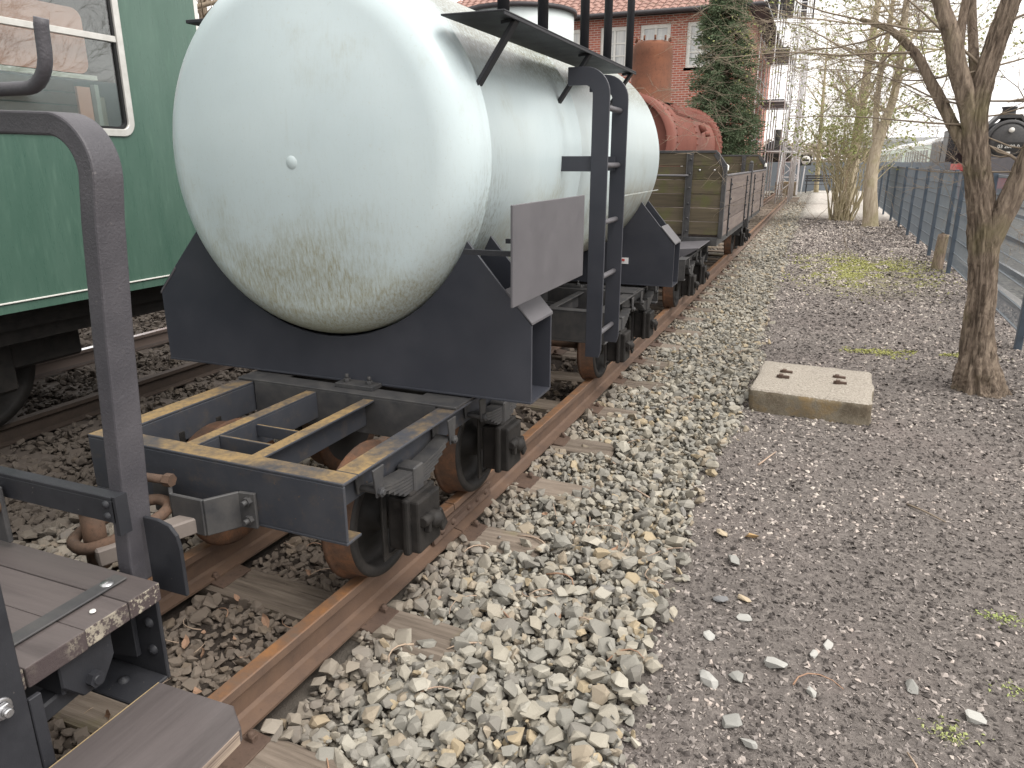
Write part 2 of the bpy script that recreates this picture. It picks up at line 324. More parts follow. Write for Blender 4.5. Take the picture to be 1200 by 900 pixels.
def bark_mat(name, a, b, c, sc=1., moss=.0):
    k = Nodes(name); co = k.coord((9 * sc, 9 * sc, 1.7 * sc), rnd=False); n = k.noise(co, 2.4, 8, .72, 1.2); m = k.noise(k.coord(rnd=False), 2.5, 4, .6)
    col = ramp(k.t, n, [(.30, c), (.46, b), (.66, a)])
    if moss: col = k.mix(k.math('MULTIPLY', k.smooth(m, .5, .68), moss), col, (.22, .21, .09))
    k.bump(n, 1., .03); return k.out(col, .95, 0, .15)
BARK = bark_mat('rough_willow_bark', (.38, .305, .235), (.20, .155, .12), (.045, .034, .028), 1.2, .35)
BARK2 = bark_mat('pale_smooth_bark', (.50, .43, .33), (.38, .32, .235), (.22, .18, .13), .6, .4)
TWIG = mat_simple('brown_twig', (.20, .16, .12), (.29, .235, .175), 5, .9)
TWIGY = mat_simple('olive_budding_twig', (.36, .31, .20), (.45, .39, .26), 2, .9)
STRAW = mat_simple('straw_stem', (.42, .33, .24), (.34, .24, .19), 6, .9)
LEAF = mat_simple('dead_leaf', (.36, .22, .14), (.27, .17, .12), 9, .85)
MOSS = mat_simple('yellow_green_moss', (.25, .26, .075), (.33, .32, .13), 20, .95)
BUD = mat_simple('fresh_bud_green', (.26, .31, .10), (.36, .37, .17), 3, .8)
NEEDLE = mat_simple('spruce_needle', (.085, .125, .065), (.16, .205, .12), 1.5, .8)
FENCEP = mat_simple('dark_blue_post', (.055, .075, .10), (.075, .095, .12), 3, .45, 0, .05)
FENCE = mat_simple('blue_grey_fence_steel', (.15, .175, .20), (.19, .215, .235), 3, .45, 0, .05)

# ------------------------------------------------------------------ terrain
_ph = rng.uniform(0, 6.28, (40, 2)); _fr = rng.normal(0, 1, (40, 2))
def wob(X, Y, wl, k=10, s=0):
    z = 0
    for i in range(k):
        d = _fr[(i + s) % 40]; z = z + np.sin((d[0] * X + d[1] * Y) * 2.2 / wl + _ph[(i + s) % 40, 0])
    return z / k
def sstep(x, a, b):
    t = np.clip((x - a) / (b - a), 0, 1); return t * t * (3 - 2 * t)
def hgt(X, Y):
    X = np.asarray(X, float); Y = np.asarray(Y, float)
    z = -.105 + .035 * wob(X, Y, 1.6) + .012 * wob(X, Y, .3, 12, 8) + .005 * wob(X, Y, .09, 14, 20)
    bed = sstep(X, -.42, -.62); z = z * (1 - bed) + bed * (-.160 - .055 * sstep(X, -.62, -1.15) * sstep(-X, 2.9, 2.6) + .006 * wob(X, Y, .3, 8, 3))
    mid = sstep(X, -1.36, -1.5) * sstep(-X, 2.5, 2.38); z = z + mid * .015
    lo = sstep(-X, 3.0, 4.3); z = z * (1 - lo) + lo * -.40
    ro = sstep(X, 2.35, 3.3); z = z * (1 - ro) + ro * (-.62 + .02 * wob(X, Y, 1.5))
    return z
def geo(a, b, s0, g):
    out = [a]; s = s0
    while out[-1] < b: out.append(out[-1] + s); s *= g
    return out
xs = sorted(set([-x for x in geo(3.2, 900, .08, 1.16)] + list(np.arange(-3.2, -.6, .06)) + list(np.arange(-.6, 2.4, .02)) + geo(2.4, 900, .05, 1.16)))
ys = sorted(set([-x for x in geo(.0, 700, .3, 1.35)] + list(np.arange(.0, .9, .1)) + list(np.arange(.9, 4.0, .02)) + geo(4.0, 1500, .025, 1.022)))
xs, ys = np.array(xs), np.array(ys); GX, GY = np.meshgrid(xs, ys); GZ = hgt(GX, GY)
nx, ny = len(xs), len(ys); idx = np.arange(nx * ny).reshape(ny, nx)
F = np.stack([idx[:-1, :-1], idx[:-1, 1:], idx[1:, 1:], idx[1:, :-1]], -1).reshape(-1, 4)
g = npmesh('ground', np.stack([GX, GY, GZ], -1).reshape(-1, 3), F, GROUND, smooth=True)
tag(g, 'dark crumbly soil and gravel ground running to the horizon', None, None, 'structure')
def gz(x, y): return float(hgt(x, y))

# ------------------------------------------------------------------ narrow gauge track
_ry = [-3, .3, 1.41, 2.13, 2.84, 3.88, 4.68, 10.6, 16, 31, 46]; _rx = [-1.78, -1.645, -1.602, -1.573, -1.543, -1.526, -1.511, -1.479, -1.45, -1.428, -1.42]
def railx(y): return float(np.interp(y, _ry, _rx))
GAUGE = .72
track = empty('railway_track', kind='structure'); track['label'] = 'rusty narrow gauge track with worn wooden sleepers under the wagons'
prof = [(0.0, -.004), (.004, 0), (.052, 0), (.056, -.004), (.058, -.032), (.038, -.044), (.036, -.120), (.050, -.128), (.096, -.138), (.096, -.148), (-.038, -.148), (-.038, -.138), (.008, -.128), (.022, -.120), (.020, -.044), (-.002, -.032)]
def rail_piece(y0, y1, side):
    yy = [y0] + [y for y in np.arange(math.ceil(y0 * 2) / 2, y1, .5) if y > y0 + .05] + [y1]; vs = []; n = len(prof); m = MB()
    for y in yy:
        for a, z in prof: vs.append((railx(y) + a, y, z) if side > 0 else (railx(y) - GAUGE - a, y, z))
    fs = [(i * n + k, i * n + (k + 1) % n, (i + 1) * n + (k + 1) % n, (i + 1) * n + k) for i in range(len(yy) - 1) for k in range(n)]
    fs += [tuple(range(n))[::-1], tuple(range((len(yy) - 1) * n, len(yy) * n))]
    return m.add(vs, fs).build('rail', RAIL, track)
r_near = rail_piece(-1.5, 2.905, 1); r_far = rail_piece(2.912, 42.0, 1); rail_piece(-1.5, 42.0, -1)
fp = MB(); x0 = railx(3.05)
fp.prism([(.038, -.046), (.054, -.052), (.048, -.085), (.056, -.116), (.038, -.124)], 'Y', 0, .62)
fpo = fp.build('fishplate', RUSTD, r_far, .002); fpo.location = (x0 + .001, 2.70, 0); fpo.rotation_euler.z = -.022
for yy in (2.78, 2.89, 3.06, 3.16, 3.26):
    b = MB().lathe([(0, .019), (.014, .018), (.022, .010), (.024, .0)], (0, 0, 0), 'X', 10); o = b.build('bolt', RUSTD, r_far); o.location = (railx(yy) + .046, yy, -.084)
# sleepers
sl_y = [.62, 1.40, 2.17, 2.97, 3.62, 4.30, 5.02, 5.80, 6.5, 7.2, 7.9, 8.6, 9.25, 9.9, 10.5, 11.1] + list(np.arange(11.75, 42, .68))
def sleeper_mesh(seed):
    r = random.Random(seed); nx_, ny_ = 54, 14; L, W, H = 1.72, .215, .13; m = MB(); vs = []
    splits = [r.uniform(-.07, .07) for _ in range(3)]
    def zt(x, y):
        z = .004 * mnoise.noise((x * 1.5, y * 60 + seed * 9, 0)) + .006 * mnoise.noise((x * 3, y * 14, seed * 3.1))
        for i, sy in enumerate(splits):
            d = abs(y - sy - .012 * mnoise.noise((x * 2.2, i * 7.7, seed))); dep = max(0, mnoise.noise((x * 1.4, i * 3.3, seed * 2.2)) + .28)
            z -= max(0, 1 - d / .007) * .03 * dep
        e = min(1, (L / 2 - abs(x)) / .02); z -= (1 - e) * .02 * r.random()
        z -= max(0, (abs(y) - .085) / .022) ** 2 * .012
        return z
    for i in range(nx_ + 1):
        x = -L / 2 + L * i / nx_; wx = W / 2 * (1 + .05 * mnoise.noise((x * 2, seed, 3)))
        for j in range(ny_ + 1): y = -wx + 2 * wx * j / ny_; vs.append((x, y, zt(x, y)))
        vs.append((x, -wx, -H)); vs.append((x, wx, -H))
    S = ny_ + 3; fs = []
    for i in range(nx_):
        a = i * S; b = a + S
        for j in range(ny_): fs.append((a + j, b + j, b + j + 1, a + j + 1))
        fs.append((a + ny_ + 1, b + ny_ + 1, b, a)); fs.append((a + ny_, b + ny_, b + ny_ + 2, a + ny_ + 2))
    for i in (0, nx_): fs.append(tuple(i * S + j for j in range(ny_ + 1)) + (i * S + ny_ + 2, i * S + ny_ + 1))
    return m.add(vs, fs)
protos = []
for i in range(4):
    o = sleeper_mesh(i + 3).build('sleeper', SLEEPER, track); protos.append(o)
def plate_mb():
    m = MB(); m.prism([(-.15, -.008), (.15, -.008), (.15, .002), (.07, .012), (-.07, .012), (-.15, .002)], 'Y', -.085, .085)
    return m
plate0 = None; spike0 = None
for i, y in enumerate(sl_y):
    s = protos[i] if i < 4 else protos[i % 4].copy()
    if i >= 4: COL.objects.link(s); s.parent = track
    s.location = (railx(y) - GAUGE / 2 + random.uniform(-.02, .03), y, -.160 - random.uniform(0, .008)); s.rotation_euler = (random.uniform(-.02, .02), random.uniform(-.006, .006), random.uniform(-.03, .03) - .01)
    if i > 18: continue
    for sd_ in (1, -1):
        if plate0 is None: plate0 = plate_mb().build('tie_plate', RUSTD, s, .002); p = plate0
        else: p = plate0.copy(); COL.objects.link(p); p.parent = s
        p.location = (sd_ * (GAUGE / 2 + .03), 0, .003)
        for ex in (-.075, .10):
            if spike0 is None:
                spike0 = MB().box(-.016, .016, -.013, .013, 0, .018).lathe([(.018, .014), (.030, .012), (.032, 0)], (0, 0, 0), 'Z', 8).build('spike', RUSTD, s, .002); q = spike0
            else: q = spike0.copy(); COL.objects.link(q); q.parent = s
            q.location = (sd_ * (GAUGE / 2 + .03 + ex), .05 if ex > 0 else -.05, .010)

# ------------------------------------------------------------------ ballast stones
def hull_proto(seed):
    r = random.Random(seed); bm = bmesh.new(); ax = (1.0, r.uniform(.62, .95), r.uniform(.38, .72))
    for _ in range(r.randint(15, 20)):
        v = Vector((r.gauss(0, 1), r.gauss(0, 1), r.gauss(0, 1))).normalized(); v = Vector([math.copysign(abs(c) ** .72, c) for c in v]) * r.uniform(.80, .98); bm.verts.new((v.x * ax[0], v.y * ax[1], v.z * ax[2]))
    bmesh.ops.convex_hull(bm, input=bm.verts); 
    for v in [v for v in bm.verts if not v.link_faces]: bm.verts.remove(v)
    bmesh.ops.recalc_face_normals(bm, faces=bm.faces); bm.verts.index_update()
    V = np.array([v.co[:] for v in bm.verts]); Fc = np.array([[v.index for v in f.verts] for f in bm.faces]); bm.free(); return V, Fc
PROT = [hull_proto(i + 50) for i in range(14)]
def rotm(n, tilt=None):
    q = rng.normal(0, 1, (n, 4))
    if tilt is not None: q = np.stack([rng.normal(0, 1, n), rng.normal(0, tilt, n), rng.normal(0, tilt, n), rng.normal(0, 1, n)], -1)
    q /= np.linalg.norm(q, axis=1, keepdims=True); a, b, c, d = q.T
    return np.stack([1 - 2 * (c * c + d * d), 2 * (b * c - a * d), 2 * (b * d + a * c), 2 * (b * c + a * d), 1 - 2 * (b * b + d * d), 2 * (c * d - a * b), 2 * (b * d - a * c), 2 * (c * d + a * b), 1 - 2 * (b * b + c * c)], -1).reshape(n, 3, 3)
def scatter(name, P, S, mat, parent, protos=PROT, tilt=.5, tints=None, flat=None):
    n = len(P); pk = rng.integers(0, len(protos), n); Rm = rotm(n, tilt); tints = rng.random(n) if tints is None else tints; VV = []; FF = []; TT = []; off = 0
    for k, (V, Fc) in enumerate(protos):
        m = np.where(pk == k)[0]
        if not len(m): continue
        v = V[None] * (S[m][:, None, None] if S.ndim == 1 else S[m][:, None, :]); v = np.einsum('nij,nvj->nvi', Rm[m], v) + P[m][:, None, :]
        VV.append(v.reshape(-1, 3)); FF.append((Fc[None] + (np.arange(len(m)) * len(V))[:, None, None] + off).reshape(-1, Fc.shape[1])); TT.append(np.repeat(tints[m], len(Fc))); off += len(m) * len(V)
    return npmesh(name, np.concatenate(VV), np.concatenate(FF), mat, parent, np.concatenate(TT))
def strew(x0, x1, y0, y1, n):
    return np.stack([rng.uniform(x0, x1, n), rng.uniform(y0, y1, n)], -1)
bed = empty('ballast_bed', kind='structure'); bed['label'] = 'bed of angular grey green ballast stones along the track'
pts = []; siz = []
def zone(x0, x1, y0, y1, dens, smin, smax, lift=.012, ragged=None):
    n = int((x1 - x0) * (y1 - y0) * dens); p = strew(x0, x1, y0, y1, n)
    if ragged:
        e = ragged + .16 * wob(p[:, 0] * 0, p[:, 1], .8, 8, 5) + .05 * rng.normal(0, 1, n); p = p[p[:, 0] < e]
    s = smin + (smax - smin) * rng.random(len(p)) ** 2.2; s *= np.where(rng.random(len(p)) < .06, 1.35, 1.)
    z = hgt(p[:, 0], p[:, 1]) + lift * rng.random(len(p)) * 2 + s * .25
    pts.append(np.column_stack([p, z])); siz.append(s)
zone(-1.45, -.25, .35, 3.0, 1700, .010, .047, .024, -.40); zone(-1.45, -.25, 3.0, 6.5, 1500, .012, .043, .024, -.42); zone(-1.45, -.35, 6.5, 12, 1100, .016, .038, .022, -.5); zone(-1.42, -.4, 12, 22, 380, .026, .046, .02, -.55)
zone(-1.42, -.4, 22, 36, 200, .03, .05, .02, -.6)
zone(-2.26, -1.62, .5, 3.6, 900, .010, .040, .010); zone(-2.26, -1.62, 3.6, 9, 260, .02, .042, .008); zone(-2.26, -1.5, 16, 42, 110, .025, .045, .01)
zone(-3.3, -2.36, .9, 4.2, 1000, .018, .050, .02); zone(-3.3, -2.36, 4.2, 9, 300, .02, .05, .02); zone(-4.9, -3.3, 1.6, 6.0, 480, .02, .05, .02); zone(-6.5, -4.9, 2.4, 6.4, 320, .02, .05, .03); zone(-9., -6.8, 3.5, 8.5, 220, .025, .055, .03)
def carpet(x0, x1, y0, y1, sp, s0, s1, dz=-.006, ragged=None):
    gx, gy = np.meshgrid(np.arange(x0, x1, sp), np.arange(y0, y1, sp)); p = np.stack([gx.ravel(), gy.ravel()], -1) + rng.uniform(-.5, .5, (gx.size, 2)) * sp
    if ragged: e = ragged + .16 * wob(p[:, 0] * 0, p[:, 1], .8, 8, 5) + .03 * rng.normal(0, 1, len(p)); p = p[p[:, 0] < e]
    s = rng.uniform(s0, s1, len(p)); pts.append(np.column_stack([p, hgt(p[:, 0], p[:, 1]) + dz + .012 * rng.random(len(p))])); siz.append(s)
carpet(-1.45, -.25, .35, 7., .034, .018, .028, .004, -.38); carpet(-1.45, -.3, 7., 14, .06, .034, .045, .004, -.45); carpet(-2.26, -1.62, .5, 4.2, .050, .020, .036, -.004); carpet(-3.4, -2.36, .9, 5., .055, .028, .042, .0); carpet(-5.2, -3.4, 1.8, 6., .07, .035, .05, .0); carpet(-6.7, -5.3, 2.2, 6.5, .08, .04, .055, .0)
P = np.concatenate(pts); S = np.concatenate(siz)
# keep the sleepers' exposed ends and the rails clear
keep = np.ones(len(P), bool)
for y in sl_y:
    on = (np.abs(P[:, 1] - y) < .085) & (P[:, 0] < -1.12 + .05 * math.sin(y * 9)) & (P[:, 0] > -2.75); keep &= ~(on & (rng.random(len(P)) < (.93 if y < 10 else .7)))
rx = np.interp(P[:, 1], _ry, _rx)
for a in (rx + .028, rx - GAUGE - .028): keep &= np.abs(P[:, 0] - a) > .062
for a in (-5.27, -6.705): keep &= np.abs(P[:, 0] - a) > .09
P, S = P[keep], S[keep]
dist = np.linalg.norm(P - np.array([0, 0, 1.6]), axis=1)
rel = P - np.array([0, 0, 1.6]); cx = rel @ np.array(right); cy = rel @ np.array(up); cz = rel @ np.array(fwd)
inv = (cz > .1) & (np.abs(cx / cz) < .68) & (np.abs(cy / cz) < .51) & (P[:, 0] > -1.45)
big = np.argsort(-(S / dist) * inv)[:300]; rest = np.ones(len(P), bool); rest[big] = False
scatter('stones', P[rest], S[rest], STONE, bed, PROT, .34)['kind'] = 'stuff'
pm = []
for V, Fc in PROT:
    me = bpy.data.meshes.new('stone'); me.from_pydata(V.tolist(), [], Fc.tolist()); me.materials.append(STONE); pm.append(me)
for i in big:
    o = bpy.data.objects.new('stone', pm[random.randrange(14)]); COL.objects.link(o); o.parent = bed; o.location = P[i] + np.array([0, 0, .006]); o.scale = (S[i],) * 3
    o.rotation_euler = (random.gauss(0, .3), random.gauss(0, .3), random.uniform(0, 6.3))
# loose stones strayed onto the soil: single things
stray = [(-.173, 3.02, .046, 'grey stone at the head of the cluster just off the ballast edge'), (-.10, 2.73, .036, 'rounded tan stone on the soil below the ochre flat stone'), (-.19, 2.70, .040, 'dark grey stone on the soil left of the rounded tan stone'),
         (.036, 2.35, .048, 'pale wedge shaped stone pointing at the curved reddish twig'), (-.076, 2.02, .046, 'grey triangular stone nearest the bottom edge on the soil'), (-.17, 2.18, .048, 'light wedge shaped stone on the soil close to the ballast edge'),
         (-.08, 2.24, .036, 'flat dull grey stone half sunk between two wedge shaped stones'), (.155, 2.26, .036, 'white elongated stone just below the curved reddish twig'), (.16, 2.48, .024, 'small white stone above the curved reddish twig'),
         (.21, 2.56, .030, 'rounded light grey stone farthest above the curved reddish twig'), (.47, 2.42, .036, 'lone flat grey stone between the twig and the green seedlings'), (.64, 2.34, .040, 'pale jagged stone at the right beside the bottom green seedlings'),
         (-.12, 3.28, .046, 'flat ochre stone on the soil at the top of the cluster'), (-.255, 3.26, .05, 'long tan stone at the ragged edge of the ballast'), (-.09, 2.60, .032, 'small pale stone on the soil just below the rounded tan stone'),
         (-.02, 1.95, .040, 'upright pale stone at the very bottom edge of the soil'), (-.20, 2.44, .030, 'small light stone beside the ballast edge above the wedge shaped ones')]
SC = [mat_simple('stone_grey', (.22, .22, .205), (.28, .275, .255), 25, .85), mat_simple('stone_tan', (.42, .35, .25), (.36, .29, .20), 25, .85), mat_simple('stone_dark', (.16, .16, .165), (.2, .2, .2), 25, .85), mat_simple('stone_pale', (.31, .305, .285), (.40, .395, .37), 25, .85), mat_simple('stone_ochre', (.42, .27, .12), (.36, .25, .13), 25, .85)]
scol = [0, 1, 2, 3, 0, 3, 0, 3, 3, 3, 0, 3, 4, 1, 3, 3, 3]
for i, (x, y, s, lab) in enumerate(stray):
    o = bpy.data.objects.new('loose_stone', pm[i % 14]); COL.objects.link(o); o.location = (x, y, gz(x, y) + s * .26); o.scale = (s, s * .85, s * .7); o.rotation_euler = (random.gauss(0, .25), random.gauss(0, .25), random.uniform(0, 6))
    o.material_slots[0].link = 'OBJECT'; o.material_slots[0].material = SC[scol[i]]; tag(o, lab, 'stone', 'stray stones on the soil')
# soil litter: bark chips and crumbs
def tet(a, b, c): return np.array([(-1, -b, 0), (1, -b * .7, 0), (.8, b, 0), (-.9, b * .8, 0), (0.1, 0, c)]), np.array([(0, 1, 4), (1, 2, 4), (2, 3, 4), (3, 0, 4)])
CP = [tet(1, .35, .30), tet(1, .13, .14), tet(1, .6, .55), tet(1, .85, .75), tet(1, .10, .10)]
n = 270000; u = rng.random(n); yy = .85 + 24 * u ** 2.9; xx = rng.uniform(-.62, 2.3, n); k_ = (xx < yy * .55 + .55); xx, yy = xx[k_], yy[k_]
ed = np.clip((xx + .62) / .3, 0, 1); k_ = rng.random(len(xx)) < ed; xx, yy = xx[k_], yy[k_]
s = (.0022 + .0085 * rng.random(len(xx)) ** 3.2) * (1 + .12 * yy)
lit = scatter('soil_litter', np.column_stack([xx, yy, hgt(xx, yy) + .0015]), s, CHIPS, None, CP, .25, np.clip(rng.random(len(xx)) ** 1.25 * (.90 + .22 * sstep(yy, 2.2, 5.0) + .7 * wob(xx, yy, .5, 10, 13) + .25 * wob(xx, yy, .12, 10, 3)) , 0, 1))
tag(lit, 'fine bark chips and dark crumbs covering the soil', 'litter', None, 'stuff')
bs = empty('litter_probe') if False else None

# ------------------------------------------------------------------ parts placed in world coordinates under a thing
def wm(o):
    m = o.matrix_basis.copy()
    if o.parent is not None: m = wm(o.parent) @ o.matrix_parent_inverse @ m
    return m
def put(o, parent):
    o.parent = parent; o.matrix_parent_inverse = wm(parent).inverted(); return o
def B(m, name, mat, parent, bevel=0, seg=1): return put(m.build(name, mat, None, bevel, seg), parent)

# ---- bogie (local: origin at middle of the near headstock, on rail level)
HW = .588
def make_bogie():
    bogf = f = MB(); T = .012
    # headstock channels: web outward, flanges inward
    g_ = MB()
    for f, y0, s in ((f, 0, 1), (g_, 1.76, -1)):
        a, b = (y0, y0 + T * s) if s > 0 else (y0 + T * s, y0)
        f.box(-HW, HW, a, b, .385, .588)
        yy = sorted((y0, y0 + .085 * s)); f.box(-HW, HW, yy[0], yy[1], .588, .600); f.box(-HW, HW, yy[0], yy[1], .373, .385)
    bog = bogf.build('bogie', OCHRE, None, .003); g_.build('headstock', OCHRE, bog, .003)
    for s in (-1, 1):
        m = MB(); m.box(*sorted((s * HW, s * (HW - .092))), .087, 1.673, .588, .599); m.box(*sorted((s * (HW - .080), s * (HW - .092))), .087, 1.673, .455, .588)
        m.build('side_member', OCHRE, bog, .003)
    for x in (-.155, .155):
        m = MB(); m.box(x - .028, x + .028, .087, .80, .585, .594); m.box(x + (.02 if x < 0 else -.028), x + (.028 if x < 0 else -.02), .087, .80, .47, .585); m.build('longitudinal_bar', OCHRE, bog, .002)
    MB().box(-.125, .125, .20, .212, .50, .592).build('stiffener', OCHRE, bog, .002); MB().box(-.125, .125, .40, .41, .52, .57).build('stiffener', OCHRE, bog, .002)
    m = MB(); m.box(-HW + .10, HW - .10, .80, .812, .43, .602); m.box(-HW + .002, HW - .002, .80, .90, .601, .612); m.box(-HW + .10, HW - .10, 1.05, 1.062, .43, .602); m.box(-HW + .002, HW - .002, .96, 1.065, .601, .612)
    m.box(-HW + .003, -HW + .22, .90, .96, .6015, .611); m.box(HW - .22, HW - .003, .90, .96, .6015, .611); m.build('transom', STEELG, bog, .002)
    m = MB(); m.box(-.06, .14, .85, .93, .612, .632)
    for x in (-.02, .10): m.hexbolt((x, .89, .632), (0, 0, 1), .017, .016).cyl((x, .89, .648), (x, .89, .668), .009, 8)
    m.build('centre_pad', STEELG, bog, .002)
    for ya in (.46, 1.31):
        for s in (-1, 1):
            xi = s * (GAUGE / 2 - .008)      # flange at the gauge face
            w_ = MB(); pr = [(-.028, .0), (-.028, .07), (-.012, .10), (-.012, .20), (-.026, .215), (-.026, .272), (-.016, .282), (-.004, .274), (.004, .262), (.09, .254), (.098, .245), (.098, .215), (.05, .205), (.028, .19), (.022, .11), (.05, .075), (.09, .07), (.09, 0)]
            w_.lathe([(s * a, r) for a, r in pr], (xi, ya, .255), 'X', 40)
            o = w_.build('wheel', RUSTW, bog); o.data.materials.append(GREASE)
            for p in o.data.polygons:
                c = p.center; rr = math.hypot(c.y - ya, c.z - .255)
                if rr < .225 or s * (c.x - xi) > .088 or s * (c.x - xi) < -.02 and rr < .24: p.material_index = 1
            # axle box, lid and lever
            m = MB(); m.box(*sorted((s * .50, s * .64)), ya - .085, ya + .085, .155, .375).box(*sorted((s * .53, s * .60)), ya - .07, ya + .07, .375, .40); m.box(*sorted((s * .575, s * .605)), ya - .108, ya + .108, .150, .385)
            m.build('axle_box', GREASE, bog, .010, 2)
            l = MB(); l.lathe([(0, .036), (s * .03, .034), (s * .045, .018), (s * .05, .0)], (s * .64, ya + .01, .27), 'X', 14); l.box(*sorted((s * .64, s * .665)), ya - .05, ya - .028, .235, .305)
            l.cyl((s * .65, ya - .075, .29), (s * .65, ya - .075 + .055, .29), .022, 10); l.box(*sorted((s * .652, s * .668)), ya + .028, ya + .075, .20, .30, Matrix.Rotation(R_(28), 3, 'X')); l.build('box_lid', GREASE, bog, .004)
            # leaf spring with buckle
            sp = MB()
            for q in range(6):
                hl = .27 - q * .034; t = .0135
                ps = [(s * .56, ya + hl * v, .502 - q * t - .035 * (1 - (hl * v / .27) ** 2)) for v in (-1, -.6, -.2, .2, .6, 1)]
                for a, b in zip(ps, ps[1:]): sp.bar(a, b, .062, t * .86)
            sp.build('leaf_spring', STEELG, bog)
            MB().box(*sorted((s * .52, s * .60)), ya - .035, ya + .035, .385, .49).build('spring_buckle', STEELG, bog, .006)
            for e in (-1, 1):
                ye = ya + e * .275; hg = MB(); hg.prism([(ye - .035, .588), (ye + .035, .588), (ye + .018, .478), (ye - .018, .478)], 'X', *sorted((s * .594, s * .602))); hg.prism([(ye - .035, .588), (ye + .035, .588), (ye + .018, .478), (ye - .018, .478)], 'X', *sorted((s * .516, s * .524)))
                hg.cyl((s * .50, ye, .497), (s * .622, ye, .497), .012, 8).hexbolt((s * .602, ye, .497), (s, 0, 0), .019, .015); hg.build('spring_hanger', STEELG, bog, .002)
            # horn guide
            MB().box(*sorted((s * .492, s * .502)), ya - .12, ya - .09, .13, .50).box(*sorted((s * .492, s * .502)), ya + .09, ya + .12, .13, .50).box(*sorted((s * .492, s * .502)), ya - .12, ya + .12, .11, .13).build('horn_guide', GREASE, bog, .002)
        MB().cyl((-GAUGE / 2, ya, .255), (GAUGE / 2, ya, .255), .045, 14).build('axle', RUST, bog)
    return bog
bogie0 = make_bogie()
def place_bogie(parent, x, y, rot=0, first=False):
    b = bogie0 if first else copy_tree(bogie0)
    if not first:
        for o in [b] + list(b.children):
            if o.data.materials[0] == OCHRE: o.material_slots[0].link = 'OBJECT'; o.material_slots[0].material = STEELG
    b.parent = parent; b.matrix_parent_inverse = wm(parent).inverted(); b.location = (x, y, 0); b.rotation_euler.z = rot; return b

# ------------------------------------------------------------------ tank wagon
TX, TZ, TR = -2.03, 1.615, .78; Y0, Y1 = 2.75, 6.32
tw = empty('tank_wagon', (-1.92, 4.5, 0), 'pale mint tank wagon with black cradles and ladder on the narrow gauge track', 'tank wagon')
place_bogie(tw, -1.9125, 1.82, R_(-.9), True); place_bogie(tw, -1.86, 4.86, R_(-.5))
t = MB(); pr = []
YD = Y0 + .05; KR = .17; CR = TR - KR
dome = [((YD - KR - .065) + .065 * (i / 12) ** 2 * .88, CR * .94 * i / 12) for i in range(13)] + [(YD - KR * math.cos(R_(q)), CR + KR * math.sin(R_(q))) for q in range(6, 91, 7)]
pr += dome
seams = [Y0 + .10, 4.1, 5.05]
for ys_ in seams: pr += [(ys_ - .006, TR), (ys_ - .003, TR + .0035), (ys_ + .003, TR + .0035), (ys_ + .006, TR)]
pr += [(Y1 - .05 + (YD - y), r) for y, r in dome[::-1]]
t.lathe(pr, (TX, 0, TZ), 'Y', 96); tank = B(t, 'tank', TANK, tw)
B(MB().lathe([(-.003, 0), (-.003, .026), (.001, .030), (.03, .031)], (TX + .015, YD - KR - .063, TZ - .02), 'Y', 20), 'end_plug', TANK, tank)
B(MB().box(TX + TR - .004, TX + TR + .004, 4.9, Y1 - .02, 1.37, 1.376), 'weld_line', TANK, tank)
def cradle(y0, y1):
    out = []; n = 24; half = 1.0; horn = .715; hz = TZ - math.sqrt(.786 ** 2 - horn ** 2)
    for ya in (y0, y1 - .012):
        po = [(TX - half, .62), (TX - half, .985), (TX - horn, hz)]
        for i in range(1, n): a = math.atan2(hz - TZ, -horn) ; a0 = math.pi + math.asin((TZ - hz) / .786); a1 = 2 * math.pi - math.asin((TZ - hz) / .786); q = a0 + (a1 - a0) * i / n; po.append((TX + .786 * math.cos(q), TZ + .786 * math.sin(q)))
        po += [(TX + horn, hz), (TX + half, .955), (TX + half, .62)]
        m = MB().prism(po, 'Y', ya, ya + .012); out.append(m)
    cr = B(out[0], 'cradle', SMOOTHBLACK, tw, .002); B(out[1], 'cradle_plate', SMOOTHBLACK, cr, .002)
    for s in (-1, 1):
        m = MB(); x1 = TX + s * half; sl = (hz - .96) / (half - horn); pl = [(x1 + s * .004, .958), (x1 + s * .004, .970), (x1 - s * .115, .970 + .115 * sl), (x1 - s * .115, .956 + .115 * sl)]; m.prism(pl if s > 0 else pl[::-1], 'Y', y0 - .004, y1 + .004); B(m, 'cap_plate', GREY, cr, .002)
    B(MB().box(TX - half, TX + half, y0 + .012, y1 - .012, .617, .627), 'base_plate', SMOOTHBLACK, cr)
    B(MB().box(TX - half, TX + half, y0 - .004, y0 + .0, .618, .628), 'weld_bead', SMOOTHBLACK, cr, .003, 2)
    [B(MB().box(TX + q - .01, TX + q + .01, y0 + .012, y1 - .012, .627, .85), 'rib', SMOOTHBLACK, cr) for q in (-.41, .41)]
    return cr
cr1 = cradle(Y0, 3.0); cr2 = cradle(6.0, 6.26)
tg = B(MB().box(-1.52, -1.40, 5.990, 5.996, .79, .84), 'maker_tag', mat_simple('white_tag', (.75, .75, .75), (.7, .7, .7)), cr2); tg['label'] = 'small white tag with a red dot on the far cradle'
B(MB().box(-1.455, -1.43, 5.986, 5.990, .812, .83), 'red_mark', mat_simple('red_mark', (.5, .06, .05)), cr2)
# centre sill between cradles
B(MB().box(TX - .12, TX + .12, 3.01, 5.99, .632, .70), 'centre_sill', SMOOTHBLACK, tw, .004)
# sign plate
sp_ = B(MB().box(-.985, -.975, 2.41, 3.27, 1.095, 1.455), 'sign_plate', GREY, tw, .002)
[B(MB().box(-1.27, -.985, q, q + .02, 1.25, 1.27), 'bracket', BLACK, sp_) for q in (2.62, 3.05)]
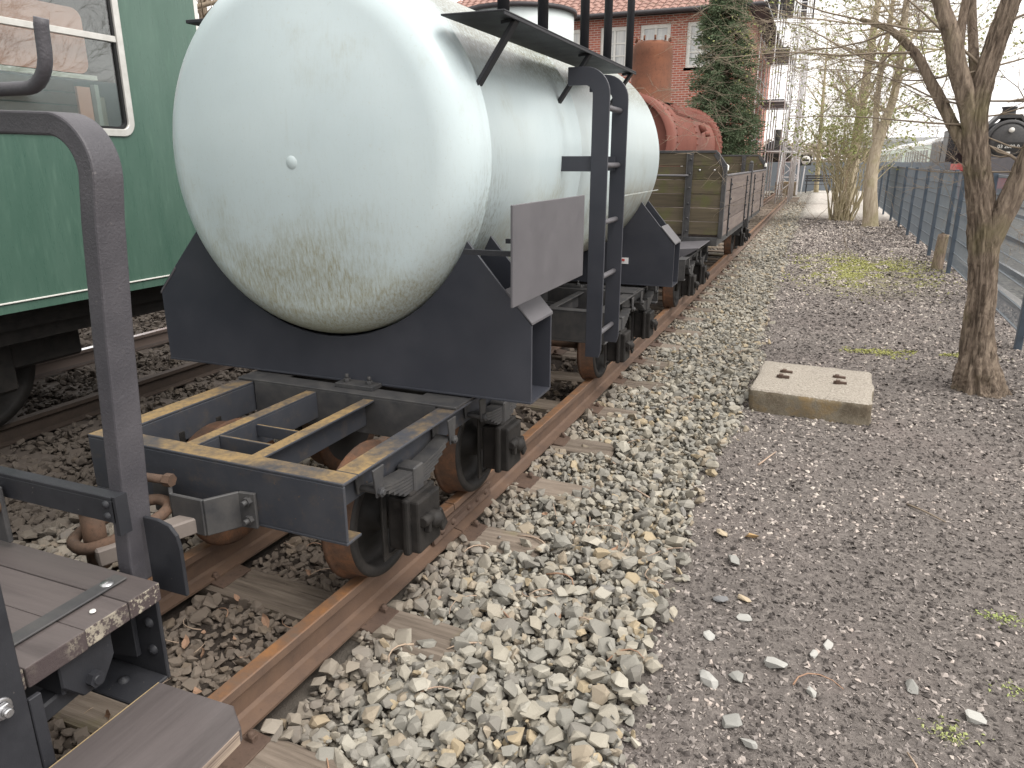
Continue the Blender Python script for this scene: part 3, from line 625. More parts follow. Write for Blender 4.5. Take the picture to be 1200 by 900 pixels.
# walkway on the right flank, with struts and rail posts
CW = 2.12
wk = B(MB().box(-1.385, -1.125, 2.70, 4.80, CW, CW + .007).box(-1.131, -1.125, 2.70, 4.80, CW - .012, CW), 'walkway', BLACK, tw, .002)
for y in (2.86, 3.86, 4.76):
    m = MB(); m.bar((-1.14, y, CW - .006), (-1.20, y, CW - .012), .045, .012, (0, 0, 1)); m.bar((-1.145, y, CW - .004), (-1.31, y, 1.885), .045, .016, (0, 1, 0) if False else (1, 0, .7)); B(m, 'strut', BLACK, wk, .002)
for y in (2.76, 3.19, 3.79, 4.22, 4.72):
    m = MB().cyl((-1.155, y, CW + .012), (-1.155, y, 3.22), .023, 12); B(m, 'rail_post', BLACK, wk); 
for z in (2.70, 3.22): B(MB().cyl((-1.155, 2.76, z + .02), (-1.155, 4.72, z + .02), .02, 10), 'handrail', BLACK, wk) if z > 3 else None
[B(MB().box(q, q + .04, 2.95, 4.6, 2.365, 2.405), 'top_runner', BLACK, tank, .003) for q in (-2.27, -1.95)]
lw = B(MB().box(-2.735, -2.45, 2.82, 4.80, 2.195, 2.21), 'walkway', BLACK, tw, .002)
B(MB().prism([(-2.67, 2.195), (-2.50, 2.195), (-2.60, 2.09), (-2.655, 2.12)], 'Y', 2.85, 2.87), 'strut', BLACK, lw)
# ladder
ld = MB()
def stile_poly():
    po = [(-1.090, .58), (-1.015, .58), (-1.003, .62)]
    for i in range(9): a = math.pi / 2 * i / 8; po.append((-1.133 + .130 * math.cos(a), 1.915 + .130 * math.sin(a)))
    po += [(-1.22, 2.045), (-1.22, 1.96)]
    for i in range(9): a = math.pi / 2 * (8 - i) / 8; po.append((-1.133 + .043 * math.cos(a), 1.915 + .045 * math.sin(a)))
    return po
s1 = MB().prism(stile_poly(), 'Y', 3.74, 3.756); ladder = B(s1, 'ladder', SMOOTHBLACK, tw, .002)
B(MB().prism(stile_poly(), 'Y', 4.12, 4.134), 'stile', SMOOTHBLACK, ladder, .002)
for z in (.69, 1.0, 1.29, 1.58, 1.86): B(MB().cyl((-1.045, 3.756, z), (-1.045, 4.12, z), .0145, 10), 'rung', GREY, ladder)
for y in (3.757, 4.108): B(MB().box(-1.27, -1.06, y, y + .010, 1.55, 1.625), 'stand_off', SMOOTHBLACK, ladder)
# coupler pocket and drawbar on the near headstock
pk = MB(); top = .505; hh = .135
path = [(-2.14, 1.786), (-2.06, 1.786), (-1.96, 1.70), (-1.82, 1.70), (-1.755, 1.80), (-1.69, 1.808)]
for (a, b), (c, d) in zip(path, path[1:]): pk.bar((a, b, top - hh / 2), (c, d, top - hh / 2), .014, hh, (0, 0, 1))
pocket = B(pk, 'coupler_pocket', STEELG, tw, .003)
for z in (.475, .405): B(MB().hexbolt((-1.715, 1.80, z), (0, -1, 0), .017, .016).cyl((-1.715, 1.80, z), (-1.715, 1.765, z), .010, 8), 'pocket_bolt', STEELG, pocket)
B(MB().cyl((-2.16, 1.73, .525), (-2.03, 1.745, .525), .016, 10).hexbolt((-2.03, 1.745, .525), (1, .1, 0), .024, .03), 'cross_pin', RUST, pocket)
B(MB().bar((-1.86, 1.76, .405), (-2.03, 1.44, .385), .07, .06), 'drawbar', mat_simple('greyish_drawbar', (.16, .135, .12), (.22, .19, .17), 8, .7), pocket, .006)

# coupling link and pin between the wagons
lk = MB(); c0 = Vector((-2.07, 1.585, .425)); ring = []
for i in range(33):
    a = 2 * math.pi * i / 32; yy = .155 * math.copysign(abs(math.sin(a)) ** .75, math.sin(a)); xx = .085 * math.copysign(abs(math.cos(a)) ** .75, math.cos(a)); r_ = Matrix.Rotation(R_(-12), 3, 'Z') @ Vector((xx, yy, .02 * math.sin(a))); ring.append(c0 + r_)
link = empty('coupling_link', (-2.07, 1.585, .4), 'rusty oval coupling link lying on the drawbar between the two wagons', 'coupling')
B(lk.tube(ring, .020, 10, caps=False), 'ring', RUST, link); B(MB().cyl((-2.10, 1.50, .30), (-2.10, 1.50, .53), .036, 14).lathe([(0, .05), (.02, .05), (.02, 0)], (-2.10, 1.50, .53), 'Z', 14), 'pin', RUST, link)

# ------------------------------------------------------------------ flat wagon in the left foreground
fw = empty('flat_wagon', (-2.2, .4, 0), 'dark flat wagon end with purple brown deck boards and hooped handrail', 'flat wagon')
py_ = [1.270, 1.168, 1.040, .885, .735, .585, .43, .28, .12]
for a, b in zip(py_, py_[1:]):
    o = B(MB().box(-2.85, -1.552 + random.uniform(-.006, .004), b + .001, a - .001, .445, .500 + random.uniform(-.002, .002)), 'deck_plank', DECK, fw, .0035, 2)
    o.data.materials.append(ENDG); o.data.polygons[5].material_index = 1
strip = B(MB().box(-1.692, -1.645, .15, 1.245, .5025, .509), 'deck_strip', STEELG, fw, .002)
for y in (1.20, .55): B(MB().lathe([(0, .018), (.003, .016), (.005, 0)], (-1.668, y, .509), 'Z', 14), 'rivet', BOLT, strip)
B(MB().lathe([(0, .008), (.004, .007), (.005, 0)], (-1.60, 1.10, .502), 'Z', 10), 'nail_head', WHITE, fw)
# end beam: channel open to the rear, with rivets and a gusset
eb = B(MB().box(-2.8, -1.60, 1.285, 1.297, .16, .443).box(-2.8, -1.60, 1.16, 1.285, .16, .172).box(-2.8, -1.60, 1.18, 1.285, .432, .443), 'end_beam', BLACK, fw, .003)
for x, z in ((-1.64, .34), (-1.64, .25), (-1.64, .40), (-1.72, .36), (-1.80, .36)): B(MB().lathe([(0, .017), (-.008, .014), (-.013, 0)], (x, 1.285, z), 'Y', 12), 'rivet', BLACK, eb)
B(MB().lathe([(0, .017), (.008, .014), (.013, 0)], (-1.70, 1.22, .172), 'Z', 12), 'rivet', BLACK, eb)
B(MB().prism([(-1.95, .435), (-1.69, .435), (-1.69, .22), (-1.80, .20)], 'Y', 1.268, 1.284), 'gusset', BLACK, eb, .002)
B(MB().prism([(-1.675, .41), (-1.548, .41), (-1.548, .56), (-1.556, .60), (-1.58, .628), (-1.62, .638), (-1.675, .638)], 'Y', 1.345, 1.357), 'rounded_plate', BLACK, fw, .002)
# solebar and shackle bracket under the deck
B(MB().box(-1.80, -1.788, .0, 1.16, .22, .443).box(-1.788, -1.72, .0, 1.16, .22, .232), 'solebar', BLACK, fw, .003)
sh = MB(); sh.prism([(.98, .443), (1.13, .443), (1.13, .36), (1.09, .30), (1.03, .30), (.98, .36)], 'X', -1.72, -1.708); sh.prism([(.98, .443), (1.13, .443), (1.13, .36), (1.09, .30), (1.03, .30), (.98, .36)], 'X', -1.60, -1.588); sh.box(-1.708, -1.60, .985, 1.0, .33, .42)
shk = B(sh, 'shackle_bracket', BLACK, fw, .004); B(MB().cyl((-1.73, 1.06, .335), (-1.565, 1.06, .335), .012, 10).hexbolt((-1.588, 1.06, .335), (1, 0, 0), .022, .018), 'shackle_bolt', BLACK, shk)
B(MB().bar((-1.655, 1.07, .31), (-1.655, .45, .24), .06, .05), 'spring_leaf', BLACK, fw, .006)
# stanchion bar with bright bolts at the deck edge
st = B(MB().box(-1.535, -1.518, .745, .858, .05, 1.75), 'stanchion', BLACK, fw, .003)
for y, z in ((.805, .672), (.800, .467), (.805, 1.2)):
    m = MB().lathe([(0, .026), (.004, .026), (.004, .018)], (-1.518, y, z), 'X', 20); m.hexbolt((-1.514, y, z), (1, 0, 0), .019, .014); m.cyl((-1.500, y, z), (-1.486, y, z), .0105, 12); B(m, 'bolt', BOLT, st, .002)
B(MB().box(-1.535, -1.522, .862, .892, .05, .44), 'step_hanger', BLACK, fw, .002)
# hooped end rail: flat bar 55 x 85 mm, leaning a little outward
def hoop():
    m = MB(); ctr = [(-1.722, .43), (-1.722, .50), (-1.700, .80), (-1.672, 1.15), (-1.640, 1.46)]
    cx_, cz_, rr = -1.735, 1.575, .112
    for i in range(1, 31): a = R_(-12) + (R_(90) - R_(-12)) * i / 30; ctr.append((cx_ + rr * math.cos(a), cz_ + rr * math.sin(a)))
    ctr += [(-1.90, 1.694), (-2.3, 1.700), (-2.72, 1.694)]
    half, ya, yb = .0275, 1.300, 1.385; vs = []
    for i, (x, z) in enumerate(ctr):
        p0 = Vector(ctr[max(0, i - 1)]); p1 = Vector(ctr[min(len(ctr) - 1, i + 1)]); d = (p1 - p0).normalized(); nrm = Vector((d.y, -d.x)) * half
        for sgn, y in ((1, ya), (1, yb), (-1, yb), (-1, ya)): vs.append((x + sgn * nrm.x, y, z + sgn * nrm.y))
    fs = [(i * 4 + k, i * 4 + (k + 1) % 4, i * 4 + 4 + (k + 1) % 4, i * 4 + 4 + k) for i in range(len(ctr) - 1) for k in range(4)] + [(0, 1, 2, 3), tuple(len(vs) - 4 + k for k in range(4))]
    return m.add(vs, fs)
def hammer():
    k = Nodes('hammered_black_paint'); co = k.coord(); n = k.noise(co, 130, 4, .7); c = ramp(k.t, k.noise(co, 6, 5, .6), [(.3, (.050, .048, .056)), (.7, (.080, .076, .085))])
    col = k.mix(k.math('MULTIPLY', k.smooth(k.noise(co, 40, 5, .8), .64, .72), .35), c, (.30, .27, .25)); k.bump(n, .7, .003); return k.out(col, .5, 0, .5)
HAMMER = hammer(); HANDLE = HAMMER
hp = B(hoop(), 'end_rail', HAMMER, fw, .006, 2)
B(MB().box(-2.7, -1.672, 1.262, 1.30, .722, .733).box(-2.7, -1.672, 1.262, 1.271, .655, .722), 'cross_angle', BLACK, hp, .002)
m = MB(); m.box(-1.678, -1.664, 1.262, 1.300, .62, .735)
for z in (.675, .71): m.lathe([(0, .012), (-.007, .010), (-.009, 0)], (-1.70, 1.262, z), 'Y', 10)
B(m, 'angle_cleat', BLACK, hp)
bh = [(-2.4, 1.25, 1.757), (-1.80, 1.25, 1.760), (-1.70, 1.25, 1.760)] + [(-1.70 + .075 * math.sin(a), 1.25, 1.835 - .075 * math.cos(a)) for a in [R_(q) for q in (15, 30, 45, 60, 75, 90)]] + [(-1.622, 1.25, 1.885), (-1.618, 1.25, 1.900)]
bo = B(MB().tube(bh, .0155, 14), 'brake_handle', HANDLE, fw)
B(MB().cyl((-2.4, 1.25, .45), (-2.4, 1.25, 1.77), .016, 10), 'brake_column', BLACK, bo)
lug = B(MB().box(-2.20, -2.10, 1.235, 1.25, .52, .70), 'lug', STEELG, fw, .004); B(MB().lathe([(0, .034), (-.012, .034), (-.012, .02), (-.04, .018), (-.04, 0)], (-2.135, 1.235, .645), 'Y', 16).cyl((-2.135, 1.205, .66), (-2.16, 1.205, .585), .005, 6), 'lug_bolt', RUST, lug)
# step board
stp = MB().prism([(-1.512, .30), (-1.512, 1.186), (-1.262, 1.190), (-1.188, 1.135), (-1.168, .30)], 'Z', .212, .252)
step = B(stp, 'step_board', STEPW, fw, .003); 
B(MB().box(-1.500, -1.20, .70, .76, .195, .2115).box(-1.60, -1.50, .70, .76, .195, .2115), 'step_bracket', BLACK, step)
def plyedge():
    k = Nodes('ply_edge'); p = k.pos(); n = k.noise(k.coord((1, 1, 60)), 3.2, 3, .6); return k.out(ramp(k.t, n, [(.35, (.10, .07, .06)), (.6, (.34, .27, .21))]), .85)
B(MB().box(-1.1690, -1.1655, .30, 1.124, .214, .250, Matrix.Rotation(.0234, 3, 'Z'), (-1.167, .30, .23)), 'ply_edge', plyedge(), step)
B(MB().box(-1.514, -1.5125, .30, 1.184, .213, .251), 'split_edge', mat_simple('raw_wood_edge', (.42, .32, .18), (.3, .22, .12), 30, .9), step)
for x_, r0 in ((-1.97, .0),):
    for s in (-1, 1):
        B(MB().lathe([(s * a, r) for a, r in [(-.02, 0), (-.02, .24), (-.01, .27), (.0, .26), (.1, .25), (.1, 0)]], (x_ + s * GAUGE / 2, .30, .25), 'X', 28), 'wheel', RUSTW, fw)

# ------------------------------------------------------------------ open wooden wagon
WX0, WX1, WY0, WY1 = -2.66, -1.02, 9.12, 15.7
ow = empty('open_wagon', (-1.84, 12.4, 0), 'weathered open wooden wagon with mossy end boards behind the tank wagon', 'wooden wagon')
place_bogie(ow, -1.83, 7.95); place_bogie(ow, -1.80, 13.4)
B(MB().box(WX0 + .05, WX1 - .05, WY0 - .02, WY1 + .02, .63, .73).box(-2.0, -1.66, 8.0, 15.6, .602, .66), 'underframe', STEELG, ow, .004)
B(MB().prism([(-1.62, .66), (-1.15, .70), (-1.15, .69), (-1.55, .45), (-1.62, .45)], 'Y', WY0 - .9, WY0 - .02), 'buffer_plate', GREY, ow, .004)
for ye in (WY0, WY1):
    zz = [.755, .91, 1.07, 1.23, 1.39, 1.545, 1.695]
    for a, b in zip(zz, zz[1:]):
        for x0_, x1_ in ((WX0 + .045, -2.235), (-2.235, -1.445), (-1.445, WX1 - .045)):
            cut = b > 1.56; m = MB()
            if cut and x1_ > -1.1: m.prism([(x0_ + .003, a + .003), (x1_, a + .003), (x1_ - .115, b - .003), (x0_ + .003, b - .003)], 'Y', ye, ye + .045)
            elif cut and x0_ < -2.5: m.prism([(x0_, a + .003), (x1_ - .003, a + .003), (x1_ - .003, b - .003), (x0_ + .115, b - .003)], 'Y', ye, ye + .045)
            else: m.box(x0_ + .003, x1_ - .003, ye + random.uniform(-.003, .003), ye + .045, a + .003, b - .003)
            B(m, 'end_plank', PLANKG, ow, .004)
    m = MB()
    for s, xe in ((1, WX1), (-1, WX0)):
        m.box(*sorted((xe, xe - s * .05)), ye - .012, ye + .055, .72, 1.545); m.bar((xe - s * .022, ye + .02, 1.53), (xe - s * .142, ye + .02, 1.690), .062, .05, (0, 1, 0))
    m.box(WX0 + .13, WX1 - .13, ye - .008, ye + .052, 1.692, 1.722); B(m, 'corner_iron', STEELG, ow, .003)
    for x in (-2.235, -1.445):
        m = MB(); m.box(x - .035, x + .035, ye - .018, ye - .004, .69, 1.70); m.box(x - .040, x - .030, ye - .045, ye - .018, .69, 1.70)
        for z in (.80, .95, 1.12, 1.30, 1.46, 1.62): m.lathe([(0, .014), (-.010, .011), (-.012, 0)], (x + .008, ye - .018, z), 'Y', 8)
        B(m, 'end_post', STEELG, ow, .002)
B(MB().cyl((-2.62, WY0 - .05, 1.44), (-1.45, WY0 - .05, 1.44), .012, 8), 'end_rod', GREY, ow)
B(MB().lathe([(0, .014), (-.012, .011), (-.014, 0)], (-1.33, WY0 - .003, 1.50), 'Y', 8).lathe([(0, .014), (-.012, .011), (-.014, 0)], (-1.16, WY0 - .003, 1.50), 'Y', 8), 'bolt_head', BOLT, ow)
ysec = [WY0 + .05, 12.36, 12.50, WY1 - .005]
for xs_ in (WX1, WX0):
    sgn = 1 if xs_ == WX1 else -1
    for ya, yb in ((ysec[0], ysec[1]), (ysec[2], ysec[3])):
        zz = [.735, .91, 1.085, 1.26, 1.43]
        for a, b in zip(zz, zz[1:]): B(MB().box(*sorted((xs_ - sgn * .045, xs_ - sgn * random.uniform(.0, .004))), ya, yb, a + .003, b - .003), 'side_plank', PLANKS, ow, .004)
    B(MB().box(*sorted((xs_ - sgn * .05, xs_ + sgn * .004)), ysec[0], ysec[3], 1.432, 1.45), 'top_strap', GREY, ow, .002)
    for y in (9.62, 11.75, 13.1, 14.9):
        m = MB(); m.box(*sorted((xs_ + sgn * .001, xs_ + sgn * .013)), y - .025, y + .025, .71, 1.40)
        for z in (.80, .98, 1.16, 1.33): m.lathe([(0, .016), (sgn * .012, .012), (sgn * .015, 0)], (xs_ + sgn * .013, y, z), 'X', 8)
        B(m, 'strap', BLACK, ow, .002)
    m = MB(); m.box(*sorted((xs_ - sgn * .04, xs_ + sgn * .018)), 12.38, 12.48, .60, 1.56).lathe([(0, .0), (0, .03), (.03, .03), (.05, 0)], (xs_ - sgn * .01, 12.43, 1.56), 'Z', 8); B(m, 'gate_post', STEELG, ow, .003)
    for y in (WY0 + .06, WY1 - .06): B(MB().lathe([(0, .022), (.05, .022), (.07, .0)], (xs_ - sgn * .01, y, 1.50), 'Z', 8), 'latch_pin', WHITE, ow)
B(MB().box(WX0 + .05, WX1 - .05, WY0 + .05, WY1, .733, .76), 'floor', PLANKS, ow)

# ------------------------------------------------------------------ red oxide boiler standing beyond the wagon
OXIDE = mat_simple('red_oxide_paint', (.215, .080, .060), (.175, .068, .052), 3, .75, 0, .2, 30, .006, .3, (.70, (.25, .10, .07)))
RUSTO = rust('orange_rust_sheet', (.20, .082, .046), (.155, .066, .040), (.10, .05, .033), .85, 2.5)
bl = empty('boiler', (-3.6, 18, -.1), 'red oxide riveted boiler with tall rusty dome lying behind the wooden wagon', 'boiler')
bx, bz, br = -3.6, 1.96, .90
B(MB().lathe([(14.7, br - .10), (14.7, br + .01), (15.3, br + .01), (15.3, br)], (bx, 0, bz), 'Y', 56), 'front_ring', OXIDE, bl)
sh_ = B(MB().lathe([(14.72, 0), (14.9, br - .1), (14.9, br), (17.6, br), (17.6, br + .018), (17.75, br + .018), (17.75, br), (21.1, br)], (bx, 0, bz), 'Y', 56), 'shell', OXIDE, bl)
fl = B(MB().lathe([(21.0, br), (21.0, br + .10), (21.6, br + .10), (21.6, 0)], (bx, 0, bz), 'Y', 56), 'firebox_flange', OXIDE, bl)
def rivets(y, r, n, parent, axial=True, rr=.022):
    m = MB()
    for i in range(n):
        a = 2 * math.pi * i / n; d = Vector((math.cos(a), 0, math.sin(a))); p = Vector((bx, y, bz)) + d * r; m.tube([p - d * .01, p + d * .02, p + d * .03], [rr, rr * .9, .002], 6)
    B(m, 'rivet_row', OXIDE, parent)['kind'] = 'stuff'
rivets(15.2, br + .01, 44, sh_); rivets(17.63, br + .018, 44, sh_); rivets(17.72, br + .018, 44, sh_); rivets(21.1, br + .10, 48, fl, rr=.035); rivets(21.5, br + .10, 48, fl, rr=.035)
for i in range(3): B(MB().box(bx + .62 + i * .05, bx + .64 + i * .05, 16.0, 20.9, bz + .70 - i * .055, bz + .74 - i * .055), 'pipe_strip', OXIDE, sh_)
B(MB().cyl((bx + br * .9, 18.6, bz + .35), (bx + br * 1.06, 18.6, bz + .42), .10, 10).cyl((bx + br * .9, 19.3, bz + .25), (bx + br * 1.08, 19.3, bz + .28), .06, 8), 'valve_stub', OXIDE, sh_)
B(MB().lathe([(.8, .50), (.86, .42), (1.75, .415), (1.93, .40), (2.0, .33), (2.02, .0)], (bx + .06, 16.5, bz), 'Z', 36), 'dome', RUSTO, bl)
m = MB()
for i in range(10): a = 2 * math.pi * i / 10; m.cyl((bx + .06 + .36 * math.cos(a), 16.5 + .36 * math.sin(a), bz + 2.0), (bx + .06 + .36 * math.cos(a), 16.5 + .36 * math.sin(a), bz + 2.09), .022, 6)
B(m, 'dome_studs', RUSTO, bl)
for y in (16, 20): B(MB().prism([(bx - .8, -.15), (bx + .8, -.15), (bx + .8, 1.35), (bx + .5, 1.20), (bx, 1.07), (bx - .5, 1.20), (bx - .8, 1.35)], 'Y', y - .12, y + .12), 'cradle_block', SLEEPER, bl)

# ------------------------------------------------------------------ green coach on the next track
CXs = -4.55; CB = .70
co = empty('passenger_coach', (-5.99, -4, -.21), 'dark green passenger coach with white framed windows beside the tank wagon', 'railway coach')
YE = 4.79; YS = -14.
m = MB()
def side(xs_, sgn, holes):
    def pan(y0, y1, z0, z1): m.box(*sorted((xs_, xs_ - sgn * .05)), y0, y1, z0, z1)
    pan(YS, YE, CB, 1.80); pan(YS, YE, 2.74, 3.25); y = YS
    for a, b in holes: pan(y, a, 1.80, 2.74); y = b
    pan(y, YE, 1.80, 2.74)
HOLES = [(-11.5 + i * 1.95, -11.5 + i * 1.95 + 1.2) for i in range(7)] + [(2.83, 4.06)]
side(CXs, 1, HOLES); side(-7.43, -1, HOLES)
body = B(m, 'body', COACH, co)
rp = [(CXs, 3.25)] + [(-5.99 + 1.44 * math.cos(R_(q)), 3.25 + .55 * math.sin(R_(q))) for q in range(0, 181, 12)] + [(-7.43, 3.25)]
B(MB().prism(rp[1:-1], 'Y', YS, YE), 'roof', mat_simple('grey_roof', (.2, .2, .2)), co)
B(MB().box(-7.38, CXs - .05, YE - .06, YE - .002, CB, 3.3), 'end_wall', COACH, co)
B(MB().box(-5.6, -4.60, YE, YE + .06, .9, 3.2), 'gangway', GREY, co); B(MB().box(CXs - .02, CXs + .004, YE, YE + .035, 1.75, 3.1), 'corner_strip', WHITE, co)
B(MB().box(CXs, CXs + .010, YS, YE - .01, .759, .769), 'white_line', WHITE, co, .002)
def rrect(y0, y1, z0, z1, r, n=6):
    po = []
    for cy_, cz_, a0 in ((y1 - r, z1 - r, 0), (y0 + r, z1 - r, 90), (y0 + r, z0 + r, 180), (y1 - r, z0 + r, 270)):
        for i in range(n + 1): a = R_(a0 + 90 * i / n); po.append((cy_ + r * math.cos(a), cz_ + r * math.sin(a)))
    return po
def frame_ring(m, y0, y1, z0, z1, r, wd, xa, xb):
    o_ = rrect(y0, y1, z0, z1, r); i_ = rrect(y0 + wd, y1 - wd, z0 + wd, z1 - wd, max(.01, r - wd)); n = len(o_); vs = []
    for x in (xa, xb):
        for P_ in (o_, i_):
            for y, z in P_: vs.append((x, y, z))
    fs = []
    for k in range(n):
        l = (k + 1) % n; fs += [(2 * n + k, 2 * n + l, 3 * n + l, 3 * n + k), (k, n + k, n + l, l), (k, l, 2 * n + l, 2 * n + k), (n + k, 3 * n + k, 3 * n + l, n + l)]
    return m.add(vs, fs)
for (a, b) in HOLES[-2:]:
    wn = B(frame_ring(MB(), a - .03, b + .03, 1.765, 2.775, .10, .048, CXs - .03, CXs + .014), 'window', ALU, co, .003)
    B(frame_ring(MB(), a + .016, b - .016, 1.81, 2.73, .06, .020, CXs - .04, CXs - .004), 'seal', RUBBER, wn)
    B(MB().box(CXs - .03, CXs + .004, a + .02, b - .02, 2.372, 2.412), 'transom', ALU, wn, .003)
    B(MB().box(CXs - .022, CXs - .018, a + .02, b - .02, 1.82, 2.372), 'pane', GLASS, wn); B(MB().box(CXs - .016, CXs - .012, a + .02, b - .02, 2.412, 2.72), 'pane', GLASS, wn)
# interior; panels just behind the glass stand in for its reflection
B(MB().box(-7.36, CXs - .07, YS + .1, YE - .1, .95, 1.0), 'floor', BROWNP, co)
B(MB().prism(rrect(2.0, 3.88, 2.16, 2.56, .07), 'X', -4.665, -4.650), 'reflection_panel', SALMON, co)  # salmon panel added to stand in for the reflection in the window
B(MB().box(-4.69, -4.645, 2.0, 3.93, 2.125, 2.155), 'reflection_ledge', WHITE, co)
for q in range(4): B(MB().box(-4.685, -4.665, 2.0, 3.76, 1.80 + q * .08, 1.872 + q * .08), 'reflection_slat', BROWNP, co)  # brown slats added as the lower part of the reflected picture
B(MB().box(-4.69, -4.67, 3.78, 3.88, 1.78, 2.08), 'reflection_end', SALMON, co)
B(MB().box(-4.70, -4.66, 3.91, 3.94, 1.4, 2.10), 'grab_pole', ALU, co); B(MB().box(-4.76, -4.74, 3.955, 4.045, 1.5, 2.03), 'partition', CREAM, co)
# underframe, bogie, wheels
B(MB().box(-7.2, -4.75, YS, YE - .2, .55, .69).box(-6.9, -5.1, .9, 2.0, .15, .6).box(-4.85, -4.80, YS, YE - .3, .45, .69), 'underframe', GREASE, co)
for ya in (1.15, 3.05):
    for xx in (-5.30, -6.675):
        s = 1 if xx > -6 else -1
        B(MB().lathe([(s * a, r) for a, r in [(-.03, 0), (-.03, .48), (0, .48), (.0, .455), (.11, .45), (.11, .38), (.05, .36), (.04, .12), (.1, .1), (.1, 0)]], (xx, ya, .24), 'X', 36), 'wheel', GREASE, co)
    B(MB().cyl((-6.7, ya, .24), (-5.3, ya, .24), .08, 12), 'axle', GREASE, co)
B(MB().box(-5.10, -5.0, .5, 3.75, .22, .42).box(-5.14, -4.98, .98, 1.32, .08, .45).box(-5.14, -4.98, 2.88, 3.22, .08, .45), 'bogie_frame', GREASE, co, .02)
B(MB().cyl((-4.95, 4.05, .62), (-4.95, 4.05, .25), .05, 10), 'brake_hose', GREASE, co)

# main line track below it
mt = empty('main_line_track', kind='structure'); mt['label'] = 'standard gauge track below the green coach'
bull = [(-.036, -.0), (.036, -.0), (.036, -.03), (.009, -.045), (.009, -.13), (.06, -.14), (.06, -.15), (-.06, -.15), (-.06, -.14), (-.009, -.13), (-.009, -.045), (-.036, -.03)]
def straight_rail(x, z, y0, y1, parent): return MB().prism([(x + a, z + b) for a, b in bull], 'Y', y0, y1).build('rail', MRAIL, parent)
straight_rail(-5.27, -.21, -6, 60, mt).data.materials[0] = rust('shaded_rail_rust', (.05, .036, .028), (.04, .029, .023), (.03, .023, .02)); straight_rail(-6.705, -.21, -6, 60, mt)  # near rail: rust colour darkened to stand in for shade under the coach
ms = MB().box(-1.3, 1.3, -.13, .13, -.15, 0).build('sleeper', mat_simple('oily_sleeper', (.045, .036, .03), (.06, .048, .04), 6, .9), mt, .01); ms.location = (-5.99, 1.2, -.365)
for i in range(1, 26): o = ms.copy(); COL.objects.link(o); o.parent = mt; o.location = (-5.99, 1.2 + i * .63, -.365)

# ------------------------------------------------------------------ concrete block, loose bits on the soil
def rough_block(sx, sy, sz, n, amp, seed):
    bm = bmesh.new(); bmesh.ops.create_cube(bm, size=1); bmesh.ops.bevel(bm, geom=bm.edges[:], offset=.05, segments=2, affect='EDGES', profile=.5)
    bmesh.ops.subdivide_edges(bm, edges=bm.edges[:], cuts=n, use_grid_fill=True); m = MB()
    for v in bm.verts:
        p = Vector((v.co.x * sx, v.co.y * sy, v.co.z * sz)); q = p * 6 + Vector((seed, 0, 0)); d = p.normalized() * (mnoise.noise(q) * amp + mnoise.noise(q * 5) * amp * .35); v.co = p + d
    bm.verts.index_update(); m.add([v.co.copy() for v in bm.verts], [tuple(v.index for v in f.verts) for f in bm.faces], True); bm.free(); return m
cb = rough_block(.80, .92, .30, 8, .022, 3).build('concrete_block', CONCRETE); cb.location = (.107, 5.66, -.092); cb.rotation_euler = (R_(-1.0), R_(.6), R_(-2.5))
tag(cb, 'low weathered concrete block with iron stubs lying on the soil', 'concrete block')
for x, y in ((-.20, .10), (-.21, -.06), (.17, .12), (.18, -.04)):
    MB().box(-.045, .045, -.012, .012, .0, .022).box(-.03, .0, -.02, .02, -.005, .03).build('iron_stub', RUSTD, cb, .003).location = (x, y, .145)
def twig_obj(name, pts, r, mat, label, cat, group):
    o = MB().tube(pts, [r * (1 - .5 * i / (len(pts) - 1)) for i in range(len(pts))], 5).build(name, mat); return tag(o, label, cat, group)
def ground_twig(x, y, L, ang, bend, r, mat, label, group, zl=.008):
    pts = []
    for i in range(6):
        t = i / 5; a = ang + bend * (t - .5); px = x + math.cos(a) * L * (t - .5); py = y + math.sin(a) * L * (t - .5); pts.append((px, py, gz(px, py) + zl + .008 * math.sin(t * 3.1)))
    twig_obj('twig', pts, r, mat, label, 'twig', group)
ground_twig(-.11, 4.34, .27, 1.25, .1, .006, STRAW, 'short pale stick on the soil just in front of the concrete block', 'sticks on the soil')
ground_twig(.67, 3.89, .22, -.8, .1, .006, TWIG, 'dark straight stick on the soil toward the right edge', 'sticks on the soil')
ground_twig(.16, 2.35, .20, .3, -1.2, .0032, LEAF, 'curved reddish twig on the soil beside a pale stone', 'sticks on the soil')
ground_twig(.45, 1.97, .26, 1.5, .5, .006, STRAW, 'pale bent stick near the bottom edge beside small green plants', 'sticks on the soil')
for i in range(46):
    y = .9 + 6.5 * random.random() ** 1.5; x = random.uniform(-1.35, -.45); ground_twig(x, y, random.uniform(.08, .26), random.uniform(0, 6.3), random.uniform(-1.2, 1.2), random.uniform(.0025, .0055), random.choice([STRAW, STRAW, LEAF]), 'thin dry twig lying among the ballast stones', 'twigs on the ballast', .05)
for i in range(34):
    y = .9 + 3.2 * random.random(); x = random.uniform(-2.2, -1.66); ground_twig(x, y, random.uniform(.05, .18), random.uniform(0, 6.3), random.uniform(-1, 1), random.uniform(.0015, .003), random.choice([STRAW, LEAF]), 'thin dry twig lying between the rails', 'twigs between the rails', .035)
lf0 = None
